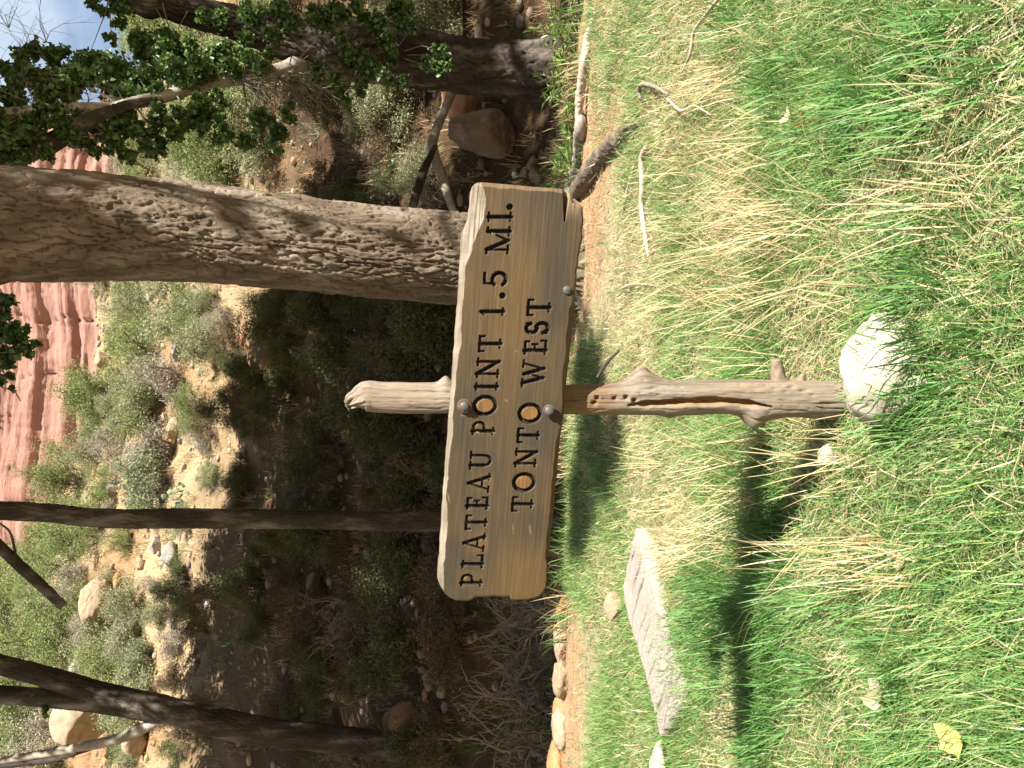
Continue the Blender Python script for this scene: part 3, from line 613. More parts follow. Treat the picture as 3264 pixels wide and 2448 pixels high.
limb(right, 'limb', [(250, 229, 15, 6.6), (170, 228, 13, 6.55), (70, 232, 11, 6.5), (0, 240, 9, 6.5)], M['bark_pale'], seed=13, amp=.002, seg=12)
limb(big, 'limb', [(-260, 420, 80, 5.6), (-120, 385, 62, 5.8), (0, 340, 52, 6.0), (70, 322, 44, 6.1), (130, 298, 36, 6.2), (190, 262, 27, 6.3), (260, 232, 18, 6.4), (330, 215, 10, 6.5)], M['bark_dark'], seed=14, amp=.010, seg=40, n=160, label='dark drooping limb bowed across the cliff')
# trees of the grove whose trunks stand beside the view; their crowns shade the wash
def side_tree(x, y, hgt, r, label, seed):
    loc = np.array([x, y, gz(x, y)])
    t = thing('cottonwood_tree', label, 'tree', loc, None)
    rg = np.random.default_rng(seed); P = np.array([[x, y, loc[2]-.2], [x, y, loc[2]+.3], [x+.1, y+.1, loc[2]+2], [x-.2, y, loc[2]+4.5], [x-.3, y+.2, hgt]])
    V, F = tube(P, np.array([r*1.3, r*1.2, r, r*.85, r*.55]), 80, 32, bark_disp(.015, .06, .2, seed)); tr = mk('trunk', V, F, M['bark'], t, origin=loc)
    TREES.append(dict(root=t, loc=loc, top=P[-1], r=r*.55, mat=M['bark'], limbs=[], tr=tr))
side_tree(9.2, 2.2, 7.0, .30, 'tall cottonwood standing on the terrace, its crown shading the wash', 61)
side_tree(8.6, 9.2, 8.0, .28, 'cottonwood at the far side of the wash past the leaning tree', 62)
side_tree(-6.9, 9.4, 8.0, .26, 'cottonwood on the wash bank past the forked tree', 63)

SUNNY = [np.array(W(X, Y, d)) for X, Y, d in [(480, 174, 6.9), (420, 188, 6.8), (350, 210, 6.7), (290, 222, 6.6), (220, 233, 6.6), (540, 168, 7.0)]] + [np.array(G(X, Y)) for X, Y in [(620, 420), (600, 380), (640, 450), (905, 400), (920, 300)]]   # limb and bank that stand clear of the crowns
FLECK = [np.array(G(X, Y)) for X, Y in [(600, 790), (690, 740), (860, 700), (905, 1480), (880, 1400), (780, 1560), (600, 1410), (560, 1120), (830, 1240), (650, 1260), (930, 1300), (760, 960), (720, 1480)]] + [np.array(W(X, Y, d)) for X, Y, d in [(80, 460, 4.65), (170, 530, 4.7), (240, 430, 4.75), (330, 500, 4.8), (550, 1120, 7.3), (300, 1120, 7.3), (260, 1510, 9.8), (700, 1590, 9.9)]]   # gaps between the crowns
def add_blob(P, Z, scale, rg, sparse=False):
    P = np.array(P)
    for _ in range(40):
        t = (Z-P[2])/S.z; b_ = P+np.array(S)*t; rb = 1.3*scale
        infr = b_[1] > 0 and abs(b_[0]) < .5*b_[1]+rb+.3 and Z-rb*.85 < CH+.545*b_[1]+.15
        if not infr: break
        Z += .35
    if P[1] > 6.0 and min(np.linalg.norm(np.cross(b_-q, np.array(S))) for q in SUNNY) < rb*.95+.1: return
    if min(np.linalg.norm(np.cross(b_-q, np.array(S))) for q in FLECK) < rb*.5: return
    d = [np.linalg.norm((b_-q['top'])*np.array([1, 1, .6])) for q in TREES]; T_ = TREES[int(np.argmin(d))]
    o = bpy.data.objects.new('foliage', CANOPY[3 if sparse else int(rg.integers(0, 3))]); COLL.objects.link(o); o.parent = T_['root']
    o.location = b_-T_['loc']; o.rotation_euler = (rg.uniform(-.3, .3), rg.uniform(-.3, .3), rg.uniform(0, 6.28)); o.scale = (scale,)*3
    T_['limbs'].append((b_, scale))
rgc = np.random.default_rng(5)
bY = [560, 640, 700, 800, 900, 1000, 1100, 1200, 1300, 1400, 1500, 1660]
bX = [600, 600, 590, 545, 515, 505, 495, 465, 440, 415, 420, 450]
cnt = 0
for Yp in np.arange(590, 1760, 54):
    for Xp in np.arange(400, 1180, 54):
        X_ = Xp+rgc.uniform(-26, 26); Y_ = Yp+rgc.uniform(-26, 26)
        if X_ < np.interp(Y_, bY, bX): continue
        if rgc.random() < .05: continue
        P = G(X_, Y_); 
        if P.y < 6.3: continue
        add_blob(P, rgc.uniform(7.5, 10.5), .5 if P.y < 8 else rgc.uniform(.5, .85), rgc, rgc.random() < .16); cnt += 1
for (X_, Y_, sc) in [(700, 560, .7), (740, 480, .6), (770, 400, .6), (750, 330, .6), (760, 260, .6), (780, 200, .6), (840, 560, .7), (930, 520, .7), (1000, 470, .6), (1010, 420, .5), (1050, 380, .5), (1080, 300, .45), (1060, 260, .4),
                     (700, 130, .6), (850, 100, .6), (960, 60, .6), (1100, 60, .45), (1130, 150, .4)]:
    add_blob(G(X_, Y_), rgc.uniform(7.5, 9.5), sc, rgc)
for (X_, Y_, sc) in [(1120, 1260, .4), (1140, 1320, .42), (1100, 1380, .42), (1150, 1420, .4), (1120, 1480, .45), (1160, 1530, .38), (1110, 1570, .45), (1150, 1630, .4), (1060, 1450, .5), (1050, 1600, .5)]:
    add_blob(W(X_, Y_, 6.6), rgc.uniform(7, 9), sc, rgc)
for (X_, Y_, sc, Z) in [(1290, 870, .26, 5.5), (1300, 960, .30, 5.6), (1270, 1040, .28, 5.8), (1262, 800, .22, 5.4), (1330, 930, .2, 5.2), (1250, 1120, .25, 5.6)]:
    add_blob(G(X_, Y_), Z, sc, rgc)
for (X_, Y_, dd, sc) in [(30, 440, 4.9, .42), (40, 540, 4.9, .42), (150, 460, 4.95, .45), (170, 560, 4.95, .42), (270, 470, 5.0, .35), (290, 560, 5.0, .4), (380, 540, 5.05, .35), (120, 110, 7, .5), (110, 305, 6.1, .35), (900, 130, 7.5, .45), (640, 110, 7.3, .5), (780, 100, 7.4, .5), (300, 1120, 7.3, .4), (200, 1480, 9.8, .5), (600, 1580, 9.9, .5)]:
    add_blob(W(X_, Y_, dd-.2), 7.5, sc, rgc, True); add_blob(W(X_+25, Y_+15, dd-.2), 8.3, sc*.9, rgc, True)
for (X_, Y_, dd, sc) in [(560, 500, 4.95, .09), (700, 520, 5.0, .06), (880, 530, 5.0, .05)]:
    add_blob(W(X_, Y_, dd), 5.2, sc, rgc)
for T_ in TREES:
    lines = []
    for b_, sc in T_['limbs']:
        a = T_['top']; mid = (a+b_)/2+np.array([0, 0, .35]); ln = np.linalg.norm(b_-a)
        lines.append(([a, a*.6+mid*.4+np.array([0, 0, .1]), mid, b_*.9+a*.1, b_], [min(.09, .02+.012*ln)*sc**.5, .05*sc**.5, .035, .02, .008]))
    if lines:
        V, F = tubes_joined(lines, 6); mk('limbs', V, F, T_['mat'], T_['root'], origin=T_['loc'])

# leaf sprays in view
def sprays(T_, spec, seed, dens, cols, size, twig_from=None, hang=.3):
    rg = np.random.default_rng(seed); parts = []; lines = []
    for X, Y, r, d in spec:
        c = np.array(W(X, Y, d)); R = r*K*d/FPX; n = int(dens*r*r/900)
        pos = clumpy(n, c, (R, R*.8, R), rg, max(5, int(r/7)), .30)
        parts.append(leaves(pos, size, rg, cols, flat=.4, hang=hang))
        if twig_from is not None:
            q = twig_from[np.argmin(np.linalg.norm(twig_from-c, axis=1))]; k = (q+c)/2+rg.normal(size=3)*.06
            lines.append(([q, k, c], [.008, .005, .002]))
        for _ in range(max(2, int(r/10))):
            e = pos[rg.integers(0, n)]; lines.append(([c, (c+e)/2+rg.normal(size=3)*.03, e], [.004, .003, .0012]))
    V, F, C = cat_geo(parts); f = mk('foliage', V, F, M['leaf'], T_['root'], smooth=False, col=C, origin=T_['loc'])
    V, F = tubes_joined(lines, 4); mk('twigs', V, F, M['twig'], T_['root'], origin=T_['loc'])['kind'] = 'stuff'
lit_pts = resample(*trunk_line(P_lit), 60)[0]
main_pts = resample(*trunk_line([(850, 118, 124, 7.4), (720, 105, 126, 7.3), (620, 80, 92, 7.2), (520, 52, 66, 7.1), (420, 28, 56, 7.0), (330, 0, 52, 6.9), (200, -45, 50, 6.9)]), 50)[0]
allp = np.vstack([lit_pts, main_pts])
sp = [(20, 320, 34, 5.95), (60, 300, 30, 6.0), (50, 345, 26, 5.95), (100, 330, 22, 6.0), (120, 275, 26, 6.1), (160, 300, 20, 6.1), (0, 280, 30, 6.0), (50, 120, 30, 6.8), (90, 195, 34, 6.7), (170, 150, 40, 6.9), (230, 165, 36, 6.9), (270, 205, 30, 6.7), (330, 205, 30, 6.7), (380, 170, 36, 6.8), (440, 165, 30, 6.8), (490, 140, 34, 6.8), (10, 250, 30, 6.5), (110, 250, 26, 6.4), (190, 315, 22, 6.5), (330, 320, 26, 6.6), (430, 270, 26, 6.6), (460, 250, 22, 6.7), (30, 170, 36, 6.6), (75, 160, 44, 6.7), (115, 120, 34, 6.8), (140, 165, 46, 6.7), (190, 125, 34, 6.9), (200, 180, 46, 6.8), (250, 140, 44, 6.9), (300, 110, 40, 7.0), (300, 170, 44, 6.8), (350, 130, 46, 6.9), (345, 75, 30, 7.0), (400, 100, 40, 6.9), (410, 150, 40, 6.7),
      (275, 15, 26, 6.9), (255, 50, 16, 6.9), (240, 85, 14, 6.9), (215, 12, 22, 6.9), (460, 120, 38, 6.8), (520, 100, 34, 6.8), (560, 135, 30, 6.7), (470, 45, 30, 6.8), (540, 25, 34, 6.8), (620, 30, 40, 6.8), (590, 75, 26, 6.8), (690, 40, 40, 6.8), (740, 20, 36, 6.8),
      (30, 215, 34, 6.5), (20, 290, 36, 6.4), (80, 265, 30, 6.4), (160, 262, 34, 6.4), (210, 285, 40, 6.5), (270, 265, 36, 6.5), (300, 300, 34, 6.5), (250, 310, 26, 6.5), (350, 262, 32, 6.5), (385, 285, 30, 6.5), (410, 245, 30, 6.6), (440, 225, 26, 6.6), (470, 200, 24, 6.7),
      (490, 280, 26, 6.6), (530, 290, 30, 6.7), (560, 270, 28, 6.7), (600, 285, 26, 6.8), (620, 250, 24, 6.8), (590, 320, 18, 6.7), (280, 345, 16, 6.5), (130, 215, 30, 6.5), (60, 350, 22, 6.2), (20, 340, 26, 6.2),
      (700, 150, 34, 6.9), (760, 110, 36, 6.9), (800, 150, 34, 6.9), (830, 95, 30, 6.9), (860, 165, 26, 6.9), (770, 190, 22, 6.9), (640, 180, 16, 6.9), (930, 140, 26, 6.9), (955, 110, 20, 6.9), (960, 150, 18, 6.9), (890, 60, 24, 7.0), (800, 40, 34, 6.9), (860, 10, 30, 7.0), (720, 195, 24, 6.9), (750, 215, 16, 6.9)]
sprays(right, [(X, Y, r*1.12, d) for X, Y, r, d in sp], 71, 330, (LEAF_D, LEAF_B), .042, allp)
sprays(big, [(6, 660, 30, 4.9), (20, 700, 34, 4.9), (45, 735, 26, 4.9), (60, 765, 18, 4.9), (75, 745, 13, 4.9), (15, 760, 30, 4.9), (18, 815, 20, 4.9), (30, 840, 9, 4.9), (-40, 700, 50, 4.9), (-50, 800, 46, 4.9)], 72, 150, (LEAF_D, LEAF_A), .042, np.array([list(W(-120, 560, 4.9)), list(W(-60, 640, 4.9))]))
sprays(fork, [(95, 1528, 10, 9.8), (100, 1545, 7, 9.8), (70, 1505, 8, 9.8)], 73, 120, (LEAF_A, LEAF_B), .07)
# dead grey twigs under the pale limb, and fine bare twigs against the sky
def twig_fan(T_, starts, seed, n, ln, r0=.004, mat='twig', droop=.2):
    rg = np.random.default_rng(seed); lines = []
    for (X, Y, d, dx, dz) in starts:
        c = np.array(W(X, Y, d))
        for _ in range(n):
            dr = np.array([dx, rg.normal()*.4, dz])+rg.normal(size=3)*.35; dr /= np.linalg.norm(dr); L = ln*rg.uniform(.5, 1.2); p = [c]; 
            for s_ in range(4):
                dr = dr+rg.normal(size=3)*.22-np.array([0, 0, droop*.2]); dr /= np.linalg.norm(dr); p.append(p[-1]+dr*L/4)
            lines.append((p, np.linspace(r0, r0*.25, 5)))
            for q in range(3):
                d2 = dr+rg.normal(size=3)*.7; d2 /= np.linalg.norm(d2); a = p[1+q % 3]; lines.append(([a, a+d2*L*.2, a+d2*L*.35+rg.normal(size=3)*.02], [r0*.5, r0*.35, r0*.2]))
    V, F = tubes_joined(lines, 4); mk('twigs', V, F, M[mat], T_['root'], origin=T_['loc'])['kind'] = 'stuff'
twig_fan(right, [(630, 150, 6.9, -.6, -.5), (600, 165, 6.9, -.5, -.6), (560, 180, 6.8, -.6, -.4), (660, 170, 7.0, -.4, -.8), (520, 175, 6.8, -.2, -.9)], 81, 14, .55)
twig_fan(right, [(180, 235, 6.6, .3, .8), (270, 225, 6.6, .2, .8), (300, 225, 6.6, -.6, .3), (90, 240, 6.5, .5, .6)], 82, 6, .5)
twig_fan(right, [(60, 130, 6.9, .9, .3), (20, 60, 6.9, .8, .3), (100, 90, 6.9, .8, .2), (0, 190, 6.8, .8, .5)], 83, 5, .55, .003)

# ------------------------------------------------------------------ rocks
ICO = {}
def ico(sub):
    if sub not in ICO:
        bm = bmesh.new(); bmesh.ops.create_icosphere(bm, subdivisions=sub, radius=1.0)
        bm.verts.ensure_lookup_table(); ICO[sub] = (np.array([v.co[:] for v in bm.verts]), np.array([[v.index for v in f.verts] for f in bm.faces])); bm.free()
    return ICO[sub]
def rock_geo(seed, dims, sub=4, facets=14, rough=.06, soft=.0):
    V, F = ico(sub); rg = np.random.default_rng(seed); r = np.ones(len(V))*1.0
    for _ in range(facets):
        nn = rg.normal(size=3); nn /= np.linalg.norm(nn); dd = rg.uniform(.52, .86); c = V@nn
        r = np.minimum(r, np.where(c > .05, dd/np.maximum(c, .05), 9))
    r = r*(1-soft)+soft; r = r*(1+rough*fbm(V*2.2+seed, 4, seed)+rough*.5*fbm(V*7+seed, 3, seed+3))
    return V*r[:, None]*np.array(dims), F
def rock(name, label, loc, dims, mat, seed, rotz=0, sink=.25, sub=4, group=None, facets=14, rough=.08, soft=.06, tilt=0):
    V, F = rock_geo(seed, dims, sub, facets, rough, soft)
    o = mk(name, V, F, M[mat]); o.location = (loc[0], loc[1], loc[2]+dims[2]*(1-2*sink)); o.rotation_euler = (tilt, tilt*.4, rotz)
    return tag(o, label, 'rock' if 'boulder' not in name else 'boulder', group)
# white stone at the foot of the post
rp = G(1940, 800)
rock('stone', 'white sunlit stone leaning against the foot of the sign post', (rp.x+.006, 1.468, -.030), (.112, .092, .100), 'rock_pale', 3, .2, .10, 5, soft=.12, facets=12, rough=.09)
p = G(1815, 985); rock('stone', 'small pale stone in the grass left of the sign post', p, (.034, .03, .028), 'rock_pale', 5, .3, .1, 4)
p = G(1600, 945); rock('stone', 'small tan stone in the grass beside the split of the post', p, (.022, .02, .02), 'rock_tan', 6, .3, .1, 3)
p = G(1345, 1310); rock('stone', 'small squarish tan stone behind the weathered wood slab', p, (.075, .05, .05), 'rock_tan', 7, .5, .05, 4, soft=0, facets=6)
p = G(1445, 1648); rock('stone', 'pale flat stone half hidden in grass past the wood slab', p, (.12, .07, .05), 'rock_pale', 8, -.3, .15, 4)
# boulder in the wash
p = W(1112, 290, 9.0); p.z = gz(p.x, p.y)
rock('boulder', 'large round brown boulder in the shaded wash beneath the leaning cottonwood', p, (.31, .34, .42), 'rock_brown', 21, .4, .12, 5, facets=10, rough=.10, soft=.32)
p = W(1106, 215, 9.5); p.z = gz(p.x, p.y); rock('boulder', 'brown blocky boulder tucked between the round boulder and the leaning cottonwood', p, (.28, .3, .24), 'rock_red', 22, .1, .15, 4)
for k, (X, Y, d, s_) in enumerate([(1125, 355, 8.6, .10), (1130, 380, 8.5, .12), (1112, 372, 8.7, .09)]):
    p = W(X, Y, d); p.z = gz(p.x, p.y); rock('stone', 'pale stone at the shaded foot of the round boulder', p, (s_, s_*.8, s_*.8), 'rock_tan', 30+k, k, .1, 3, 'stones by the round boulder')
# overhanging boulders on the sunlit slope
p = G(262, 1300); rock('boulder', 'long tan boulder with a dark hollow beneath it on the sunlit slope', (p.x, p.y, p.z+.35), (.95, .7, .36), 'rock_tan', 41, -.15, .1, 5, facets=8, soft=.1, tilt=-.15)
rock('boulder', 'orange rock under the long tan boulder', (p.x+.1, p.y+.5, p.z-.05), (.75, .6, .35), 'rock_orange', 42, .2, .1, 4)
p = G(262, 1560); rock('boulder', 'blocky tan boulder behind the forked tree on the slope', (p.x+.1, p.y, p.z+.35), (.85, .75, .75), 'rock_tan', 43, .5, .12, 5, facets=7, soft=.0)
rock('boulder', 'orange rock beneath the blocky tan boulder', (p.x+.35, p.y+.35, p.z-.1), (.6, .5, .4), 'rock_orange', 44, .2, .1, 4)
p = G(318, 1600); rock('boulder', 'rounded tan boulder below the blocky one beside the pale limb', p, (.45, .4, .3), 'rock_tan', 45, .2, .1, 4)
p = G(900, 1565); rock('boulder', 'smooth reddish boulder on the dark slope beside the forked tree', p, (.32, .3, .26), 'rock_red', 46, .4, .12, 5, soft=.4)
for k, (X, Y, s_, mt) in enumerate([(285, 648, .42, 'rock_grey'), (430, 655, .55, 'rock_grey'), (395, 755, .5, 'rock_grey'), (230, 780, .75, 'rock_tan'), (290, 677, .32, 'rock_grey'), (425, 725, .4, 'rock_tan'), (388, 923, .5, 'rock_tan'), (255, 1058, .45, 'rock_grey'), (300, 850, .5, 'rock_grey'), (340, 1000, .2, 'rock_grey'), (285, 935, .25, 'rock_grey'),
                                    (345, 1180, .42, 'rock_grey'), (380, 1200, .5, 'rock_grey'), (175, 1187, .5, 'rock_tan'), (110, 1425, .55, 'rock_grey'), (175, 1445, .5, 'rock_grey'), (310, 1220, .3, 'rock_tan'), (380, 1345, .36, 'rock_grey'), (250, 700, .25, 'rock_tan'), (330, 640, .3, 'rock_grey'), (375, 1105, .22, 'rock_tan'), (300, 1310, .25, 'rock_grey'), (240, 1645, .4, 'rock_orange'), (420, 1100, .18, 'rock_tan'), (400, 1010, .2, 'rock_grey'), (360, 900, .25, 'rock_tan'), (330, 905, .2, 'rock_grey')]):
    p = G(X, Y); gname = {'rock_grey': 'grey weathered rock lying among bushes on the sunlit slope', 'rock_tan': 'tan rock lying among bushes on the sunlit slope', 'rock_orange': 'orange rock low on the sunlit slope beside the pale limb'}[mt]
    rg = np.random.default_rng(k); rock('rock', gname, p, (s_*.72*rg.uniform(.8, 1.3), s_*.6, s_*.72*rg.uniform(.45, .75)), mt, 60+k, rg.uniform(0, 3), .22, 4, None if mt == 'rock_orange' else 'rocks on the sunlit slope', soft=.05)
for k, (X, Y, s_, mt) in enumerate([(935, 1480, .10, 'rock_tan'), (925, 1500, .08, 'rock_red'), (930, 1550, .09, 'rock_grey'), (945, 1545, .07, 'rock_red'), (950, 1590, .10, 'rock_red'), (965, 1575, .09, 'rock_red'), (925, 1625, .07, 'rock_grey'), (960, 1600, .08, 'rock_red'), (920, 1445, .08, 'rock_tan'), (915, 1410, .09, 'rock_tan'), (590, 790, .25, 'rock_red'), (720, 820, .12, 'rock_grey'), (600, 715, .25, 'rock_red'), (800, 1085, .15, 'rock_red'), (690, 1260, .2, 'rock_grey'), (840, 1300, .15, 'rock_red')]):
    p = G(X, Y); nm = {'rock_grey': 'small grey stone on the shaded bank of the wash', 'rock_tan': 'small tan stone on the shaded bank of the wash', 'rock_red': 'small reddish stone on the shaded bank of the wash'}[mt]
    rock('stone', nm, p, (s_, s_*.85, s_*.75), mt, 90+k, k*.7, .15, 3, 'stones on the shaded bank')
# rocks edging the terrace, sunlit at the left
for k, (X, Y, s_, q) in enumerate([(1232, 1650, .15, 1.3), (1222, 1604, .09, 1.0), (1228, 1578, .13, 1.5), (1222, 1528, .11, 1.2), (1236, 1500, .07, 1.0), (1222, 1462, .14, 1.4), (1238, 1425, .10, 1.5), (1232, 1385, .13, 1.4), (1240, 1345, .07, 1.0), (1236, 1318, .09, 1.3)]):
    p = W(X+10, Y, 5.95-.06*(k % 3)); rock('edge_rock', 'pinkish rounded rock edging the sandy lip of the terrace', (p.x, p.y, gz(p.x, p.y-.25)-.03), (s_*q, s_*.9, s_*.62), 'rock_tan' if k % 3 else 'rock_orange', 120+k, k*.5, .28, 4, 'rocks along the terrace lip', soft=.3, rough=.2, facets=8)

# ------------------------------------------------------------------ bushes and cacti on the slope
def skeleton(rg, n_stem, h, spread, steps=6, kids=5, gens=2):
    lines = []; tips = []
    def grow(p, d, L, r, g):
        pts = [p]; q = p
        for s_ in range(steps):
            d = d+rg.normal(size=3)*.24+np.array([0, 0, .05]); d /= np.linalg.norm(d); q = q+d*L/steps; pts.append(q)
        lines.append((pts, np.linspace(r, r*.35, steps+1)))
        if g > 0:
            for _ in range(kids):
                k = rg.integers(2, steps+1); dd = d+rg.normal(size=3)*.65; dd /= np.linalg.norm(dd); grow(pts[k], dd, L*rg.uniform(.4, .65), r*.5, g-1)
        else: tips.extend(pts[2:])
    for _ in range(n_stem):
        az = rg.uniform(0, 6.28); tl = rg.uniform(.1, spread); grow(np.zeros(3), np.array([math.cos(az)*math.sin(tl), math.sin(az)*math.sin(tl), math.cos(tl)]), h*rg.uniform(.55, .8), .022*h, gens)
    return lines, np.array(tips)
def bush_proto(name, seed, h, spread, n_leaf, leaf, cols, fol_mat='bush', wood='bushwood', n_stem=7, jitter=.17, ratio=.40):
    rg = np.random.default_rng(seed); lines, tips = skeleton(rg, n_stem, h, spread)
    root = bpy.data.objects.new(name, None); COLL.objects.link(root)
    V, F = tubes_joined(lines, 4); mk('branches', V, F, M[wood], root)
    if n_leaf:
        pos = tips[rg.integers(0, len(tips), n_leaf)]+rg.normal(size=(n_leaf, 3))*jitter*h*.5
        pos[:, 2] = np.maximum(pos[:, 2], .03)
        V, F, C = leaves(pos, leaf, rg, cols, flat=.2, ratio=ratio, fold=.1); mk('foliage', V, F, M[fol_mat], root, smooth=False, col=C)
    return root
GR1 = (np.array([.16, .20, .065]), np.array([.27, .32, .12])); GR2 = (np.array([.22, .24, .12]), np.array([.34, .35, .20])); GY = (np.array([.26, .23, .17]), np.array([.40, .36, .28])); BL = (np.array([.19, .22, .12]), np.array([.29, .32, .19])); DK = (np.array([.08, .095, .035]), np.array([.16, .17, .07])); DRY = (np.array([.12, .085, .045]), np.array([.21, .155, .085]))
protos = {
 'g1': bush_proto('bush', 201, 1.5, 1.1, 11000, .056, GR1), 'g2': bush_proto('bush', 202, 1.3, 1.2, 10000, .056, GR1), 'g3': bush_proto('bush', 203, 1.1, 1.25, 8500, .054, GR2),
 'y': bush_proto('dry_bush', 204, .9, 1.2, 4200, .055, GY, wood='twig'), 'b': bush_proto('bush', 205, 1.0, 1.2, 7000, .06, BL), 'd': bush_proto('bush', 206, 1.0, 1.2, 6000, .055, DK), 'r': bush_proto('dry_bush', 207, .8, 1.3, 3600, .05, DRY, wood='twig'), 't': bush_proto('dead_bush', 208, .8, 1.35, 0, .05, DRY, wood='twig')}
LB = {'g1': 'feathery light green bush', 'g2': 'broad light green bush', 'g3': 'olive green bush', 'y': 'grey dry bush', 'b': 'bluish green bush', 'd': 'dark green bush', 'r': 'brown dry bush', 't': 'leafless grey bush'}
used = set()
def zone(X, Y):
    if Y < 250: a = 'beyond the leaning cottonwood'
    elif Y < 470: a = 'between the leaning cottonwood and thick trunk'
    elif Y < 660: a = 'just behind the thick trunk'
    elif Y < 860: a = 'between the thick trunk and sign post'
    elif Y < 1010: a = 'past the top of the sign post'
    elif Y < 1190: a = 'close beside the slender trunk'
    elif Y < 1400: a = 'between the slender trunk and forked tree'
    elif Y < 1520: a = 'near the fork of the forked tree'
    else: a = 'behind the forked tree'
    return a+(', near the red cliff' if X < 130 else ', high up' if X < 260 else ', partway up' if X < 480 else ', low down' if X < 760 else ', by the wash')
def place_bush(kind, P, sc, rz, X=0, Y=0):
    pr = protos[kind]; sc3 = (sc*random.uniform(.9, 1.15), sc*random.uniform(.9, 1.15), sc*random.uniform(.85, 1.1))
    if kind in used: o = dup(pr, P, rz, sc3)
    else: o = pr; o.location = P; o.rotation_euler = (0, 0, rz); o.scale = sc3; used.add(kind)
    sz = 'small ' if sc < .62 else 'large ' if sc > 1.3 else ''
    tag(o, sz+LB[kind]+' '+zone(X, Y), 'bush', 'bushes on the slope')
BUSH = [(455, 960, 'y', .45), (430, 905, 'g3', .45), (470, 1030, 'g3', .4), (415, 1120, 'g3', .45), (420, 1300, 'g3', .5), (395, 1385, 'y', .5), (360, 1320, 'g3', .45), (470, 640, 'g3', .5), (500, 690, 'y', .45), (350, 1270, 'y', .4), (440, 870, 'g2', .4), (190, 630, 'g1', 1.1), (178, 690, 'g2', 1.15), (200, 753, 'g1', 1.0), (165, 786, 'g2', 1.0), (340, 770, 'g1', .9), (255, 846, 'g2', 1.0), (160, 893, 'g1', 1.0), (240, 890, 'g1', .9), (350, 853, 'g3', .8), (415, 663, 'g3', .9), (145, 925, 'g2', .9), (105, 1046, 'g1', 1.1), (185, 1046, 'g2', 1.1), (365, 1040, 'b', 1.0), (400, 822, 'y', 1.0), (375, 970, 'y', 1.1), (320, 653, 'g3', .9), (470, 745, 'g3', .7), (310, 700, 'g3', .8), (230, 600, 'g3', .9), (270, 950, 'y', .9), (215, 985, 'g3', .8), (310, 1000, 'y', .7),
        (140, 1156, 'g1', 1.0), (105, 1222, 'g2', 1.0), (175, 1190, 'g1', .9), (225, 1140, 'g1', .8), (80, 1322, 'g2', 1.2), (145, 1340, 'g1', 1.0), (55, 1390, 'g2', 1.2), (180, 1390, 'g2', 1.0), (260, 1390, 'g3', 1.0), (275, 1456, 'g1', .9), (305, 1372, 'y', .8), (80, 1456, 'g1', 1.2), (100, 1572, 'g3', 1.2), (150, 1600, 'y', 1.1), (60, 1620, 'g2', 1.1), (30, 1640, 'g1', 1.2), (285, 1300, 'g3', .5), (40, 1270, 'g2', 1.1), (215, 1340, 'y', .7), (190, 1260, 'y', .8), (330, 1430, 'b', .7), (340, 1500, 'g3', .8), (290, 1545, 'g3', .6),
        (255, 333, 'g1', 1.0), (335, 350, 'g1', .9), (400, 310, 'g3', .9), (515, 367, 'g1', .8), (490, 300, 'g2', .8), (590, 283, 'g3', .7), (230, 390, 'g2', .9), (450, 380, 'y', .7), (560, 200, 'g1', .9), (470, 120, 'g1', 1.0), (380, 60, 'g2', 1.1), (330, 30, 'g1', 1.1), (640, 30, 'g1', .8), (300, 380, 'y', .8), (420, 420, 'y', .6), (330, 60, 'g1', .8), (900, 120, 'g3', .6), (920, 180, 'g3', .6), (930, 400, 'g3', .45), (940, 30, 'g1', .5), (1000, 20, 'g3', .5), (870, 200, 'g3', .6), (860, 300, 'r', .6)]
rb = random.Random(3)
for k in range(46):
    Y = rb.uniform(600, 1659); X = rb.uniform(60, np.interp(Y, bY, bX)-110); BUSH.append((X, Y, rb.choice(['g1', 'g2', 'g3', 'g3', 'y']), rb.uniform(.4, .75)))
for X, Y, kd, sc in BUSH: place_bush(kd, G(X, Y), sc*1.25, rb.uniform(0, 6.28), X, Y)
for k in range(130):
    Y = rb.uniform(590, 1659); X = rb.uniform(np.interp(Y, bY, bX)-70, 1020); P = G(X, Y)
    if P.y < 8.4: continue
    place_bush(rb.choice(['d', 'd', 'r', 'r', 't']), P, rb.uniform(.4, .9), rb.uniform(0, 6.28), X, Y)
for X, Y in [(690, 290), (730, 220), (780, 330), (800, 260), (840, 380), (860, 430), (780, 420), (710, 400), (830, 230)]: place_bush(rb.choice('drt'), G(X, Y), rb.uniform(.5, .7), rb.uniform(0, 6), X, Y)

# prickly pears
def cactus(P, seed, sc, n):
    t = thing('prickly_pear', 'pale green prickly pear cactus growing on the dry slope', 'cactus', P, 'prickly pears on the slope'); rg = np.random.default_rng(seed); pads = [(np.zeros(3), np.array([0, 0, 1.0]))]
    V0, F0 = ico(2)
    for k in range(n):
        b_, d_ = pads[rg.integers(0, len(pads))] if k > 2 else (np.array([rg.normal()*.12, rg.normal()*.12, 0]), np.array([0, 0, 1.0]))
        up = d_+rg.normal(size=3)*.5; up[2] = abs(up[2])+.2; up /= np.linalg.norm(up); L = sc*rg.uniform(.8, 1.2); c = b_+up*L*.5
        w = np.cross(up, rg.normal(size=3)); w /= np.linalg.norm(w); q = np.cross(up, w)
        V = c+V0[:, [0]]*w*L*.40+V0[:, [1]]*q*L*.09+V0[:, [2]]*up*L*.55*1.0
        mk('pad', V, F0, M['cactus'], t); pads.append((b_+up*L*.95, up))
for k, (X, Y, sc) in enumerate([(625, 425, .28), (400, 1052, .26), (395, 1084, .3), (405, 1098, .22), (465, 1045, .24), (770, 300, .2), (510, 1388, .26), (860, 310, .16)]): cactus(G(X, Y), k, sc*.5, 7)

